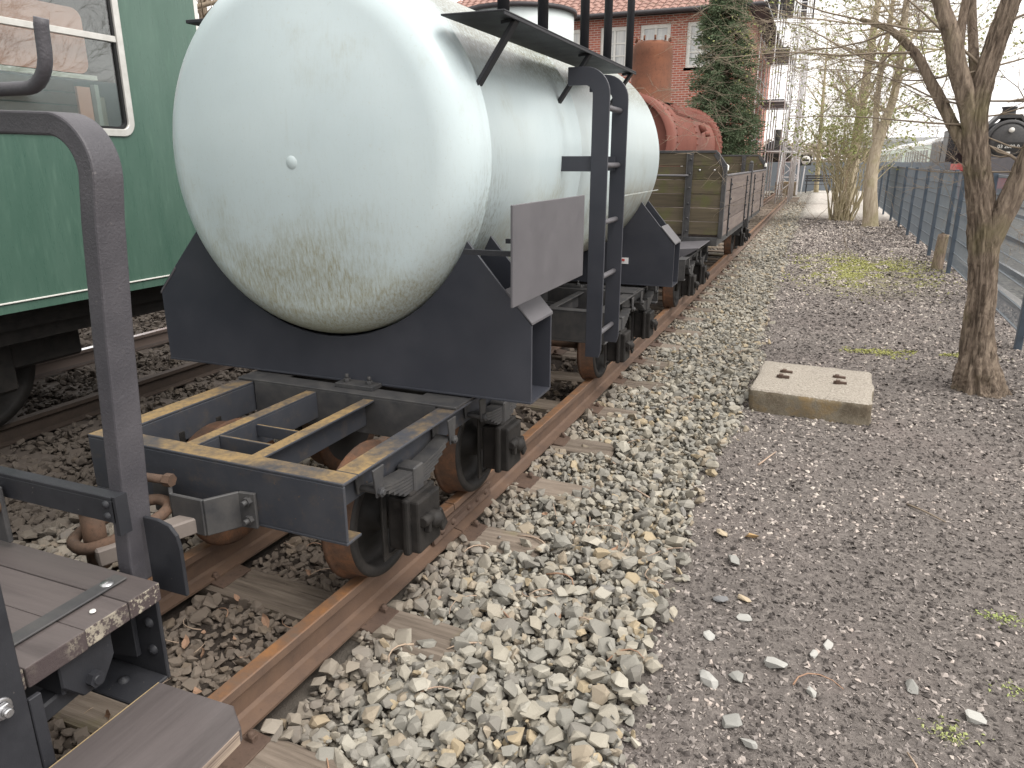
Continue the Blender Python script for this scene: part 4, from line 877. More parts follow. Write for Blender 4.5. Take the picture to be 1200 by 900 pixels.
for i in range(26):
    if i < 18: y = .75 + 1.6 * random.random(); x = random.uniform(-2.1, -1.64); lab, gr_ = 'curled brown dead leaf lying between the rails', 'dead leaves between the rails'
    else: y = random.uniform(1.0, 4.5); x = random.uniform(-1.38, -.6); lab, gr_ = 'curled brown dead leaf lying on the ballast stones', 'dead leaves on the ballast'
    if lf0 is None:
        po = [(-1, 0, .25), (-.5, .45, .0), (.1, .5, .12), (.7, .28, .05), (1.1, 0, .35), (.6, -.35, .1), (0, -.5, .0), (-.6, -.35, .18)]; m = MB(); m.add(po + [(-.2, 0, -.12), (.5, 0, -.05)], [(0, 1, 8), (1, 2, 8), (2, 9, 8), (2, 3, 9), (3, 4, 9), (4, 5, 9), (5, 6, 9), (6, 8, 9), (6, 7, 8), (7, 0, 8)]); o = lf0 = m.build('dead_leaf', LEAF)
    else: o = lf0.copy(); COL.objects.link(o)
    s = random.uniform(.016, .032); o.scale = (s, s, s); o.location = (x, y, gz(x, y) + .045); o.rotation_euler = (random.gauss(0, .5), random.gauss(0, .5), random.uniform(0, 6.3)); tag(o, lab, 'leaf', gr_)
def moss(cx_, cy_, rx_, ry_, n, s0, label, mat=MOSS):
    x = cx_ + rx_ * rng.normal(0, .5, n); y = cy_ + ry_ * rng.normal(0, .5, n); k = wob(x, y, .35, 9, 2) + .6 * wob(x, y, .09, 9, 11) > -.02; x, y = (x[k], y[k]) if rx_ > .2 else (x, y)
    o = scatter('moss_patch', np.column_stack([x, y, hgt(x, y) + .002]), s0 * (.5 + rng.random(len(x))), mat, None, CP, .5, rng.random(len(x))); tag(o, label, 'moss', None, 'stuff')
moss(.75, 13.4, 1.05, 1.9, 22000, .014, 'broad yellow green moss patch across the soil near the fence stump')
moss(.62, 7.45, .34, .18, 900, .011, 'yellow green moss patch behind the concrete block'); moss(1.22, 7.6, .38, .11, 800, .011, 'strip of green moss leading to the forked tree')
moss(.56, 2.24, .07, .05, 150, .0055, 'small green seedlings at the bottom right', BUD); moss(.84, 3.0, .09, .06, 150, .0055, 'sparse pale green seedlings at the right edge', BUD); moss(.80, 2.55, .07, .05, 80, .005, 'few green sprouts near the right edge', BUD)

# ------------------------------------------------------------------ fence
fe = empty('mesh_fence', (2.05, 20, -.1), 'blue grey steel mesh fence with square posts along the soil strip', 'fence')
fy = [5.6, 8.1, 10.9, 13.5, 14.35, 16.05, 17.95, 20.15, 22.5, 25.1, 28.1, 31.0, 33.7]
def fx(y): return 1.88 + min(1, max(0, (y - 7) / 7)) * .17
for i, y in enumerate(fy):
    zb = gz(fx(y), y) - .1
    B(MB().box(fx(y) - .03, fx(y) + .03, y - .03, y + .03, zb if i != 4 else .42, 1.47), 'post', FENCEP, fe, .004)
for a, b in zip(fy, fy[1:]):
    m = MB(); xa, xb = fx(a), fx(b); L = b - a; nv = int(L / .05)
    for i in range(nv + 1):
        t = i / nv; x = xa + (xb - xa) * t + .032; y = a + L * t; m.add([(x - .003, y, .0), (x + .003, y - .003, .0), (x + .003, y + .003, .0), (x - .003, y, 1.44), (x + .003, y - .003, 1.44), (x + .003, y + .003, 1.44)], [(0, 1, 4, 3), (1, 2, 5, 4), (2, 0, 3, 5)])
    for z in np.arange(.02, 1.45, .2):
        for dx in (.026, .038): m.bar((xa + dx, a, z), (xb + dx, b, z), .007, .007)
    p = B(m, 'mesh_panel', FENCE, fe)
    B(MB().bar((xa + .034, a, 1.43), (xb + .034, b, 1.43), .02, .03), 'top_bar', FENCE, fe)
kb = MB().box(2.36, 2.48, 6.0, 34, -.35, -.06).build('kerb', mat_simple('pale_kerb_concrete', (.42, .40, .37), (.34, .32, .30), 4, .9, 0, .3, 40, .006)); tag(kb, 'pale concrete kerb beyond the mesh fence', None, None, 'structure')
stk = MB(); pts_ = []; 
for z in np.linspace(-.2, .46, 12):
    for k in range(12):
        a = 2 * math.pi * k / 12; r = .085 * (1 + .16 * math.sin(3 * a + 1) + .14 * mnoise.noise((math.cos(a) * 3, math.sin(a) * 3, z * 1.5))) * (1 - .15 * (z + .2)); pts_.append((1.93 + .04 * z + r * math.cos(a), 13.95 + r * math.sin(a), z + (.05 * mnoise.noise((a, 2, 0)) if z > .42 else 0)))
stk.add(pts_, [(i * 12 + k, i * 12 + (k + 1) % 12, (i + 1) * 12 + (k + 1) % 12, (i + 1) * 12 + k) for i in range(11) for k in range(12)] + [tuple(132 + k for k in range(12))], True)
tag(stk.build('old_stake', BARK), 'old split wooden stake standing under a fence post', 'wooden stake')

# ------------------------------------------------------------------ trees
def bark_tube(m, pts, rad, n=14, amp=.12, sub=6, seed=0, furrow=0.):
    # smooth centre line, knobbly section
    P_ = [Vector(p) for p in pts]; cl = []; rr = []
    for i in range(len(P_) - 1):
        p0, p1, p2, p3 = P_[max(0, i - 1)], P_[i], P_[i + 1], P_[min(len(P_) - 1, i + 2)]
        for k in range(sub):
            t = k / sub; cl.append(.5 * ((2 * p1) + (p2 - p0) * t + (2 * p0 - 5 * p1 + 4 * p2 - p3) * t * t + (3 * p1 - p0 - 3 * p2 + p3) * t ** 3)); rr.append(rad[i] + (rad[i + 1] - rad[i]) * t)
    cl.append(P_[-1]); rr.append(rad[-1]); b = len(m.v); m.tube(cl, rr, n, caps=True)
    for i in range(len(cl)):
        for k in range(n):
            v = Vector(m.v[b + i * n + k]); a = 2 * math.pi * k / n; q = mnoise.noise((math.cos(a) * 2.2 + seed, math.sin(a) * 2.2, i * .22 / sub * 6)) + .5 * mnoise.noise((math.cos(a) * 6, math.sin(a) * 6 + seed, i * .35)); 
            if furrow:
                tw = cl[i].z * .9; f_ = abs(mnoise.noise((math.cos(a + tw * .3) * 5.5 + seed, math.sin(a + tw * .3) * 5.5, cl[i].z * 2.6))) + .5 * abs(mnoise.noise((math.cos(a) * 11, math.sin(a) * 11 + seed, cl[i].z * 6))); q += furrow / amp * (min(f_, .45) - .2)
            m.v[b + i * n + k] = tuple(cl[i] + (v - cl[i]) * (1 + amp * q))
    return cl, rr
def twigs(m, p, d, r, L, depth, rnd, spread=.75, upb=.15, nseg=5, tips=None, kids=(3, 5), droop=0.):
    p = Vector(p); d = Vector(d).normalized(); pts = [p]; rad = [r]
    for i in range(nseg):
        d = (d + Vector((rnd.gauss(0, .14), rnd.gauss(0, .14), rnd.gauss(0, .12) + upb * .2 - droop * .2))).normalized(); p = p + d * (L / nseg); pts.append(p); rad.append(r * (1 - .72 * (i + 1) / nseg))
    m.tube(pts, rad, 6 if r > .02 else (4 if r > .006 else 3), caps=False)
    if tips is not None and depth <= 1: tips += pts[1:]
    if depth <= 0: return
    for _ in range(rnd.randint(*kids)):
        j = rnd.randint(1, nseg); dd = (pts[j] - pts[j - 1]).normalized(); ax = Vector((rnd.gauss(0, 1), rnd.gauss(0, 1), rnd.gauss(0, 1))).normalized(); nd = (dd + ax * spread + Vector((0, 0, upb))).normalized()
        twigs(m, pts[j], nd, max(rad[j] * .62, .0016), L * rnd.uniform(.45, .75), depth - 1, rnd, spread, upb, nseg, tips, kids, droop)
rt = random.Random(5)
tr = empty('forked_tree', (1.30, 6.4, -.1), 'gnarled forked tree with deeply furrowed bark at the right', 'tree')
m = MB(); bark_tube(m, [(1.33, 6.40, -.22), (1.30, 6.40, -.06), (1.265, 6.4, .12), (1.225, 6.4, .42), (1.21, 6.4, .67), (1.165, 6.4, 1.0), (1.105, 6.4, 1.29), (1.02, 6.4, 1.62), (.968, 6.4, 1.95), (1.01, 6.42, 2.33), (1.07, 6.45, 2.66), (1.16, 6.5, 3.2), (1.22, 6.5, 4.0)], [.22, .160, .118, .086, .080, .086, .080, .074, .068, .058, .054, .046, .036], 72, .13, 22, 1.3, .75)
trunk = B(m, 'trunk', BARK, tr)
limbs = [([(1.16, 6.40, .86), (1.24, 6.37, 1.22), (1.335, 6.34, 1.60), (1.47, 6.3, 2.1), (1.62, 6.25, 2.8), (1.7, 6.2, 3.5)], [.075, .075, .072, .066, .055, .04]),
         ([(1.0, 6.40, 1.68), (.91, 6.38, 1.98), (.80, 6.36, 2.24), (.72, 6.34, 2.46), (.612, 6.3, 2.69), (.42, 6.2, 3.2), (.3, 6.1, 3.9)], [.062, .060, .058, .052, .046, .036, .024]),
         ([(1.01, 6.42, 1.60), (.89, 6.45, 1.78), (.79, 6.48, 1.95), (.66, 6.5, 2.16), (.53, 6.52, 2.36), (.36, 6.55, 2.52), (.14, 6.6, 2.62)], [.045, .042, .038, .034, .029, .022, .014]),
         ([(.97, 6.40, 2.02), (.90, 6.55, 2.40), (.84, 6.7, 2.9), (.80, 6.8, 3.5)], [.036, .03, .025, .02]),
         ([(.80, 6.36, 2.24), (.79, 6.40, 2.5), (.80, 6.42, 2.9)], [.032, .028, .02])]
tw_ = MB()
for i, (p, r) in enumerate(limbs):
    lm = MB(); cl, rr = bark_tube(lm, p, r, 32, .10, 12, i * 2.1, .40); B(lm, 'limb', BARK, tr)
    for k in range(16, len(cl)):
        if rt.random() < .17: twigs(tw_, cl[k], (rt.gauss(-.25, 1), abs(rt.gauss(0, .8)), rt.gauss(.25, .6)), rr[k] * rt.uniform(.08, .18), rt.uniform(.5, 1.1), 3, rt, .7, .1)
for base, d, r, L in [((.62, 6.5, 2.22), (-1, .1, .35), .013, 1.3), ((.50, 6.5, 2.36), (-1, .1, -.12), .012, 1.4), ((.93, 6.4, 1.85), (-1, .2, .05), .010, 1.3), ((1.0, 6.4, 2.2), (-1, .1, .5), .014, 1.2), ((.36, 6.55, 2.52), (-1, .2, -.25), .010, 1.2), ((.72, 6.34, 2.46), (-1, -.2, .1), .012, 1.3), ((1.02, 6.4, 2.5), (1, 0, .3), .012, .9), ((1.15, 6.4, 2.0), (1, 0, .25), .010, .8), ((.9, 6.4, 1.98), (-1, .5, -.05), .009, 1.4), ((.3, 6.6, 2.55), (-1, .3, .2), .010, 1.3), ((1.0, 6.4, 1.9), (1, .3, .1), .008, .7), ((.45, 6.5, 2.45), (-.9, .3, -.4), .009, 1.1)]:
    twigs(tw_, base, d, r * .8, L, 4, rt, .62, .05, 6, None, (2, 4))
o = B(tw_, 'branches', TWIG, tr); o['kind'] = 'stuff'
# slim pale tree farther along
t2 = empty('slim_tree', (1.35, 22.7, -.1), 'slim pale barked tree with spreading yellowish twigs by the fence', 'tree')
m = MB(); bark_tube(m, [(1.38, 22.7, -.2), (1.36, 22.7, .1), (1.25, 22.7, 1.0), (1.25, 22.7, 1.8), (1.42, 22.7, 2.7), (1.52, 22.7, 3.3), (1.55, 22.75, 4.4), (1.5, 22.8, 5.6), (1.5, 22.8, 7.5)], [.26, .20, .165, .145, .11, .10, .085, .075, .05], 14, .08, 5, 4)
B(m, 'trunk', BARK2, t2); m = MB(); bark_tube(m, [(1.27, 22.7, 1.9), (1.17, 22.8, 2.6), (1.14, 22.9, 3.6), (1.2, 23, 5.0), (1.2, 23, 7)], [.09, .08, .07, .06, .04], 10, .08, 4, 2); B(m, 'limb', BARK2, t2)
m = MB(); tips = []
for k in range(26):
    z = rt.uniform(2.4, 6.6); twigs(m, (1.45 + rt.gauss(0, .1), 22.75, z), (rt.gauss(-.3, 1), rt.gauss(0, .7), rt.gauss(.3, .4)), rt.uniform(.018, .04), rt.uniform(1.2, 2.6), 3, rt, .7, .1, 5, tips, (3, 5))
o = B(m, 'branches', TWIGY, t2); o['kind'] = 'stuff'
tp = np.array([t[:] for t in tips]); tp = tp[rng.random(len(tp)) < .5]; o = scatter('buds', tp, .02 + .02 * rng.random(len(tp)), BUD, t2, CP, None); o['kind'] = 'stuff'; o.matrix_parent_inverse = wm(t2).inverted()
# coppiced shrub: a fan of straight stems
cp = empty('coppice_shrub', (.67, 24.7, -.1), 'bushy coppiced shrub of many upright stems with yellow green buds', 'shrub'); tips = []; m = MB()
for k in range(70):
    a = rt.uniform(0, 6.28); r0 = .34 * math.sqrt(rt.random()); b0 = Vector((.67 + r0 * math.cos(a), 24.7 + r0 * math.sin(a), -.15)); L = rt.uniform(1.3, 2.2)
    d = Vector((math.cos(a) * r0 * .55 + rt.gauss(0, .05), math.sin(a) * r0 * .55, 1)); twigs(m, b0, d, rt.uniform(.018, .035), L, 0, rt, .5, .0)
    e = b0 + d.normalized() * L * .85; twigs(m, e, (d.x * 2.6 + rt.gauss(0, .5), d.y * 2.6 + rt.gauss(0, .5), .9), .014, rt.uniform(1.0, 1.9), 3, rt, .75, .12, 4, tips, (3, 4))
o = B(m, 'stems', TWIGY, cp); o['kind'] = 'stuff'; tp = np.array([t[:] for t in tips]); tp = tp[rng.random(len(tp)) < .32]; o = scatter('buds', tp, .02 + .025 * rng.random(len(tp)), BUD, cp, CP, None); o['kind'] = 'stuff'; o.matrix_parent_inverse = wm(cp).inverted()
def bare_tree(x, y, H, r, label, n, mat=TWIGY, lean=0, seed=1, spread=.6):
    q = random.Random(seed); e = empty('bare_tree', (x, y, gz(x, y)), label, 'tree', 'bare trees in the background'); z0 = gz(x, y) - .1
    m = MB(); cl, rr = bark_tube(m, [(x, y, z0), (x + lean * .3, y, z0 + H * .3), (x + lean * .7, y, z0 + H * .65), (x + lean, y, z0 + H)], [r * 1.2, r, r * .7, r * .25], 10, .06, 5, seed); B(m, 'trunk', mat, e)
    m = MB()
    for k in range(n):
        j = q.randint(len(cl) // 3, len(cl) - 1); twigs(m, cl[j], (q.gauss(0, 1), q.gauss(0, 1), q.gauss(.5, .3)), rr[j] * .35 + .01, H * q.uniform(.16, .32), 3, q, spread, .12, 4, None, (3, 4))
    o = B(m, 'branches', mat, e); o['kind'] = 'stuff'; return e
bare_tree(1.1, 34, 10, .20, 'tall bare tree behind the coppiced shrub', 22, BARK2, .2, 11); bare_tree(-.2, 47, 8, .12, 'small bare tree beside the black and white signal board', 26, TWIGY, -.3, 12)
bare_tree(-13.4, 13.5, 9, .2, 'bare tree behind the end of the green coach', 44, TWIG, .4, 13); bare_tree(-18, 19, 9, .2, 'bare tree far behind the green coach beside the brick shed', 40, TWIG, .4, 15)
# spruce
sc_ = empty('spruce_tree', (-2.95, 24, -.1), 'dense green spruce in front of the brick building', 'spruce tree')
B(MB().tube([(-2.95, 24, -.3), (-2.95, 24, 4), (-3.2, 24, 8.5)], [.16, .11, .02], 8), 'trunk', BARK, sc_)
bp = []; bd = []; bm_ = MB(); z = .9
while z < 8.4:
    Rr = 1.28 * (1 - (z - .3) / 8.6) ** .8 + .08
    for k in range(11):
        a = rt.uniform(0, 6.28); L = Rr * rt.uniform(.7, 1.12); n_ = 9; prev = None; c0_ = -2.95 - max(0, z - 4) * .055
        for i in range(n_ + 1):
            t_ = i / n_; p = Vector((c0_ + math.cos(a) * L * t_, 24 + math.sin(a) * L * t_, z + .12 * t_ - .42 * L * t_ * t_ + .25 * L * max(0, t_ - .7)))
            if prev is not None: bm_.tube([prev, p], [.018 * (1 - t_) + .004] * 2, 3, caps=False)
            prev = p
            for _ in range(int(3 + 16 * t_)):
                s_ = Vector((rt.gauss(0, 1), rt.gauss(0, 1), rt.gauss(-.25, .55))).normalized() * rt.uniform(.02, .20) * (.5 + .5 * t_); bp.append(p + s_); bd.append(Vector((math.cos(a), math.sin(a), .1)) * .55 + s_.normalized())
    z += .115
B(bm_, 'boughs', BARK, sc_)
bp = np.array([b[:] for b in bp]); bd = np.array([b[:] for b in bd]); bd /= np.linalg.norm(bd, axis=1, keepdims=True); sd_ = np.cross(bd, rng.normal(0, 1, bd.shape)); sd_ /= np.linalg.norm(sd_, axis=1, keepdims=True); n_ = len(bp); ln = rng.uniform(.05, .13, (n_, 1)); wd_ = rng.uniform(.010, .022, (n_, 1)); up_ = np.cross(sd_, bd)
V = np.stack([bp - bd * ln * .5, bp + sd_ * wd_, bp + bd * ln * .6, bp - sd_ * wd_, bp + up_ * wd_], 1).reshape(-1, 3); b_ = np.arange(n_)[:, None] * 5
F = np.concatenate([b_ + np.array([[0, 1, 4]]), b_ + np.array([[1, 2, 4]]), b_ + np.array([[2, 3, 4]]), b_ + np.array([[3, 0, 4]])]); o = npmesh('crown', V, F, NEEDLE, sc_); o.matrix_parent_inverse = wm(sc_).inverted()

# ------------------------------------------------------------------ brick building with hipped roof
def brick_mat():
    k = Nodes('red_brick'); p = k.n('ShaderNodeNewGeometry'); s = k.n('ShaderNodeSeparateXYZ'); k.L.new(p.outputs['Position'], s.inputs[0]); c = k.n('ShaderNodeCombineXYZ'); k.L.new(k.math('ADD', s.outputs[0], s.outputs[1]), c.inputs[0]); k.L.new(s.outputs[2], c.inputs[1])
    b = k.n('ShaderNodeTexBrick'); k.L.new(c.outputs[0], b.inputs['Vector']); b.inputs['Scale'].default_value = 1.; b.inputs['Brick Width'].default_value = .25; b.inputs['Row Height'].default_value = .083; b.inputs['Mortar Size'].default_value = .012
    b.inputs['Color1'].default_value = (.40, .13, .085, 1); b.inputs['Color2'].default_value = (.30, .095, .07, 1); b.inputs['Mortar'].default_value = (.45, .36, .32, 1); k.bump(b.outputs['Fac'], -.4, .01); return k.out(b.outputs['Color'], .9, 0, .2)
BRICK = brick_mat(); TILE = mat_simple('brown_roof_tile', (.26, .15, .125), (.33, .20, .165), 3, .8, 0, .3, 20, .01); DARKW = mat_simple('dark_eaves_wood', (.05, .045, .05))
def add_window(par, x0, x1, y, z0, z1, bars=2):
    wn = B(MB().box(x0, x0 + .14, y - .05, y + .05, z0, z1).box(x1 - .14, x1, y - .05, y + .05, z0, z1).box(x0 + .14, x1 - .14, y - .05, y + .05, z1 - .14, z1).box(x0 + .14, x1 - .14, y - .05, y + .05, z0, z0 + .10), 'window', WHITE, par)
    B(MB().box(x0 + .14, x1 - .14, y + .01, y + .02, z0 + .10, z1 - .14), 'pane', PANE, wn)
    xm = (x0 + x1) / 2; m = MB().box(xm - .04, xm + .04, y - .03, y + .005, z0 + .1, z1 - .14)
    for i in range(1, bars + 1): zz = z0 + .1 + (z1 - z0 - .24) * i / (bars + 1); m.box(x0 + .14, xm - .04, y - .02, y + .004, zz - .025, zz + .025).box(xm + .04, x1 - .14, y - .02, y + .004, zz - .025, zz + .025)
    B(m, 'glazing_bar', WHITE, wn); B(MB().box(x0 - .05, x1 + .05, y - .12, y + .03, z0 - .10, z0 - .002), 'sill', WHITE, wn)
pk_ = Nodes('curtained_pane'); PANE = pk_.out(ramp(pk_.t, pk_.noise(pk_.coord((6, 6, .4)), 2, 3, .5), [(.35, (.45, .46, .47)), (.65, (.62, .62, .6))]), .15, 0, .5)
bb = empty('brick_building', (-10, 36, -.3), 'red brick building with white windows and brown tiled hipped roof', 'building')
X0, X1, YA, YB, ZE = -17., -3.05, 30., 43., 6.82
wins = [(-16.2, -14.9), (-13.4, -12.1), (-10.55, -9.25), (-8.50, -7.40), (-6.95, -5.80), (-5.2, -4.1)]
# walls with window openings on the facade
m = MB(); x = X0
for a, b in wins: m.box(x, a, YA, YA + .35, -.6, ZE); m.box(a, b, YA, YA + .35, -.6, 1.0); m.box(a, b, YA, YA + .35, 2.9, 4.95); m.box(a, b, YA, YA + .35, 6.52, ZE); x = b
m.box(x, X1, YA, YA + .35, -.6, ZE); m.box(X1 - .35, X1, YA + .35, YB, -.6, ZE); m.box(X0, X0 + .35, YA + .35, YB, -.6, ZE); m.box(X0 + .35, X1 - .35, YB - .35, YB, -.6, ZE); B(m, 'wall', BRICK, bb)
for a, b in wins: add_window(bb, a, b, YA + .12, 4.95, 6.52); add_window(bb, a, b, YA + .12, 1.0, 2.9)
m = MB()
for a, b in wins:
    for i in range(int((b - a + .3) / .085)): xx = a - .15 + i * .085; m.box(xx, xx + .072, YA - .02, YA, 6.53, 6.78)
o = B(m, 'soldier_course', BRICK, bb); o['kind'] = 'stuff'
ov = .55; m = MB(); zr = ZE + 3.9; rx0, rx1, ym = X0 + 6, X1 - 6, (YA + YB) / 2
m.add([(X0 - ov, YA - ov, ZE + .02), (X1 + ov, YA - ov, ZE + .02), (X1 + ov, YB + ov, ZE + .02), (X0 - ov, YB + ov, ZE + .02), (rx0, ym, zr), (rx1, ym, zr)], [(0, 1, 5, 4), (1, 2, 5), (2, 3, 4, 5), (3, 0, 4), (3, 2, 1, 0)]); roof = B(m, 'roof', DARKW, bb)
m = MB(); nrow = 26; 
for i in range(nrow):                       # tile courses on the front slope, stepped
    t0, t1 = i / nrow, (i + 1.25) / nrow; lx = lambda t: X0 - ov + (rx0 - X0 + ov) * t; rx_ = lambda t: X1 + ov + (rx1 - X1 - ov) * t; yy = lambda t: YA - ov + (ym - YA + ov) * t; zz = lambda t: ZE + .03 + (zr - ZE) * t
    nt_ = max(2, int((rx_(t0) - lx(t0)) / .3)); xs0 = np.linspace(lx(t0), rx_(t0), nt_ + 1)
    for j in range(nt_):
        a, b = xs0[j], xs0[j + 1] - .02; mid = (a + b) / 2; z0 = zz(t0) + .07; z1 = zz(t1) + .03
        if i > 12: continue
        m.add([(a, yy(t0), z0), (mid, yy(t0), z0 + .05), (b, yy(t0), z0), (b, yy(t1), z1), (mid, yy(t1), z1 + .05), (a, yy(t1), z1), (a, yy(t0), z0 - .06), (b, yy(t0), z0 - .06)], [(0, 1, 4, 5), (1, 2, 3, 4), (0, 6, 7, 2, 1)])
o = B(m, 'roof_tiles', TILE, roof); o['kind'] = 'stuff'
B(MB().cyl((X0 - ov, YA - ov - .06, ZE + .03), (X1 + ov, YA - ov - .06, ZE + .03), .07, 8).cyl((X1 + ov + .05, YA - ov, ZE + .03), (X1 + ov + .05, YB + ov, ZE + .03), .07, 8), 'gutter', DARKW, bb)
# pale water tank between
wt = empty('water_tank', (-9.5, 24, -.3), 'pale round water tank with dark rim rising behind the tank wagon', 'water tank'); PALE = mat_simple('pale_blue_sheet', (.55, .60, .60), (.5, .55, .55), 2, .6)
B(MB().lathe([(-.5, 1.75), (6.05, 1.75), (6.05, 0)], (-9.5, 24, 0), 'Z', 48), 'shell', PALE, wt); B(MB().lathe([(6.0, 1.76), (6.0, 1.84), (6.12, 1.84), (6.12, 1.70)], (-9.5, 24, 0), 'Z', 48), 'rim', DARKW, wt)
sd2 = MB().box(-13.5, -11.9, 22, 26, -.5, 6.3).box(-13.6, -11.8, 21.9, 26.1, 6.3, 6.45).build('pale_shed', PALE); tag(sd2, 'pale flat sided shed between the water tank and the coach', 'shed')
bs_ = empty('brick_shed', (-24, 24, -.4), 'small brick shed behind the green coach', 'shed'); B(MB().box(-30, -21, 24, 30, -.6, 4.6), 'wall', BRICK, bs_); B(MB().prism([(-30.4, 4.6), (-20.6, 4.6), (-25.5, 7.2)], 'Y', 23.6, 30.4), 'roof', TILE, bs_)

# ------------------------------------------------------------------ scaffolding at the building corner
sf = empty('scaffolding', (-2.4, 38, -.1), 'silver tube scaffolding tower at the corner of the brick building', 'scaffolding'); SILV = mat_simple('galvanised_tube', (.72, .72, .73), (.6, .6, .61), 6, .45, .1)
sx = [-2.95, -2.35, -1.75, -1.25]; sy = [34.5, 36.3, 38.1, 39.9]
for x in sx:
    for y in sy: B(MB().cyl((x, y, -.15), (x, y, 9.2), .027, 8), 'standard', SILV, sf)
for z in (2.0, 4.0, 6.0, 8.0):
    for y in sy: B(MB().cyl((sx[0], y, z), (sx[3], y, z), .024, 6), 'transom', SILV, sf)
    for x in (sx[0], sx[2], sx[3]):
        for dz in (0, .5, 1.0): B(MB().cyl((x, sy[0], z + dz), (x, sy[-1], z + dz), .024, 6), 'ledger', SILV, sf)
    B(MB().box(sx[0] + .05, sx[2] - .05, sy[0], sy[-1], z + .03, z + .08), 'platform', GREY, sf)
for i, z in enumerate((0, 2, 4, 6)): B(MB().cyl((sx[2], sy[i % 3], z), (sx[2], sy[i % 3 + 1], z + 2), .022, 6), 'brace', SILV, sf)
tl = empty('lattice_mast', (-1.55, 44, -.1), 'white lattice signal mast beside the scaffolding', 'signal mast'); bx_, by_ = -1.62, 44.
m = MB(); cn = [(-.45, -.45), (.45, -.45), (.45, .45), (-.45, .45)]
for a, b in cn: B(MB().bar((bx_ + a, by_ + b, -.15), (bx_ + a * .45, by_ + b * .45, 11), .07, .07), 'leg', SILV, tl)
for i in range(14):
    z0, z1 = i * .78, (i + 1) * .78
    for k in range(4):
        (a, b), (c, d) = cn[k], cn[(k + 1) % 4]; f0 = 1 - .55 * z0 / 11; f1 = 1 - .55 * z1 / 11; m.bar((bx_ + a * f0, by_ + b * f0, z0), (bx_ + c * f1, by_ + d * f1, z1), .035, .035); m.bar((bx_ + a * f1, by_ + b * f1, z1), (bx_ + c * f1, by_ + d * f1, z1), .035, .035)
o = B(m, 'lattice', SILV, tl); o['kind'] = 'stuff'
B(MB().box(bx_ - .35, bx_ + .35, by_ - .3, by_ + .3, 8.6, 9.5), 'lamp_head', DARKW, tl)

# ------------------------------------------------------------------ end of the track: stop block, board, bench, sheet fence
eb_ = rough_block(1.15, .8, .75, 3, .02, 8).build('stop_block', CONCRETE); eb_.location = (-1.75, 44.6, .16); tag(eb_, 'squat concrete stop block at the far end of the track', 'concrete block')
rub = 0
for i in range(9): 
    o = bpy.data.objects.new('rubble_stone', pm[i]); COL.objects.link(o); x = -2.9 + .17 * i; y = 43.2 + random.uniform(-.6, .9); o.location = (x, y, gz(x, y) + .07); s = random.uniform(.10, .2); o.scale = (s,) * 3; tag(o, 'light rubble stone heaped beside the concrete stop block', 'stone', 'rubble by the stop block')
sg = empty('signal_board', (-.90, 45, -.1), 'black square signal board with white disc and black bar on a leaning post', 'signal board')
BLK = mat_simple('matt_black', (.02, .02, .02)); B(MB().bar((-.98, 45, -.15), (-.88, 45, 1.9), .06, .06), 'post', SILV, sg); B(MB().box(-1.20, -.60, 44.93, 44.96, 1.38, 1.94), 'board', BLK, sg, .01)
B(MB().lathe([(44.90, 0), (44.90, .235), (44.93, .235)], (-.90, 0, 1.66), 'Y', 28), 'white_disc', WHITE, sg); B(MB().box(-1.08, -.72, 44.885, 44.90, 1.61, 1.71), 'black_bar', BLK, sg)
bn = empty('bench', (-.2, 46, -.1), 'dark slatted bench at the far end of the gravel path', 'bench')
for i in range(4): B(MB().box(-.85, .55, 45.8 + i * .12, 45.9 + i * .12, .35, .38), 'seat_slat', STEELG, bn)
for i in range(3): B(MB().box(-.85, .55, 46.30 + i * .02, 46.33 + i * .02, .50 + i * .13, .59 + i * .13), 'back_slat', STEELG, bn)
for x in (-.75, .45): B(MB().bar((x, 45.85, -.1), (x, 45.85, .35), .05, .05).bar((x, 46.28, -.1), (x, 46.38, .85), .05, .05).bar((x, 45.85, .33), (x, 46.3, .33), .05, .04), 'frame', BLK, bn)
sfz = empty('sheet_fence', (1, 50, -.1), 'grey sheet metal fence closing off the far yard', 'fence'); SHEET = mat_simple('grey_blue_sheet', (.20, .23, .26), (.16, .19, .22), 2, .6)
for i in range(10): B(MB().box(-3.2 + i * 1.0, -2.24 + i * 1.0, 50, 50.05, -.2, 1.55), 'panel', SHEET, sfz); B(MB().box(-3.23 + i * 1.0, -3.17 + i * 1.0, 49.94, 50.0, -.2, 1.65), 'post', FENCE, sfz)
rd = empty('stored_engine', (-3.2, 56, -.1), 'dark stored engine with red wheels and frame behind the scaffolding', 'locomotive'); REDP = mat_simple('signal_red_paint', (.50, .035, .03), (.40, .03, .025), 4, .45)
B(MB().lathe([(53, 0), (53, .8), (62, .8)], (-3.0, 0, 2.1), 'Y', 28), 'boiler', GREASE, rd); B(MB().box(-4.2, -1.8, 52.8, 62, .75, 1.15), 'frame', REDP, rd)
for y in (54.5, 56.3, 58.1): B(MB().lathe([(0, 0), (0, .6), (.12, .6), (.12, 0)], (-1.9, y, .55), 'X', 24), 'wheel', REDP, rd)
B(MB().lathe([(2.8, .2), (3.6, .25), (3.6, 0)], (-3.0, 54, 0), 'Z', 16), 'chimney', GREASE, rd)

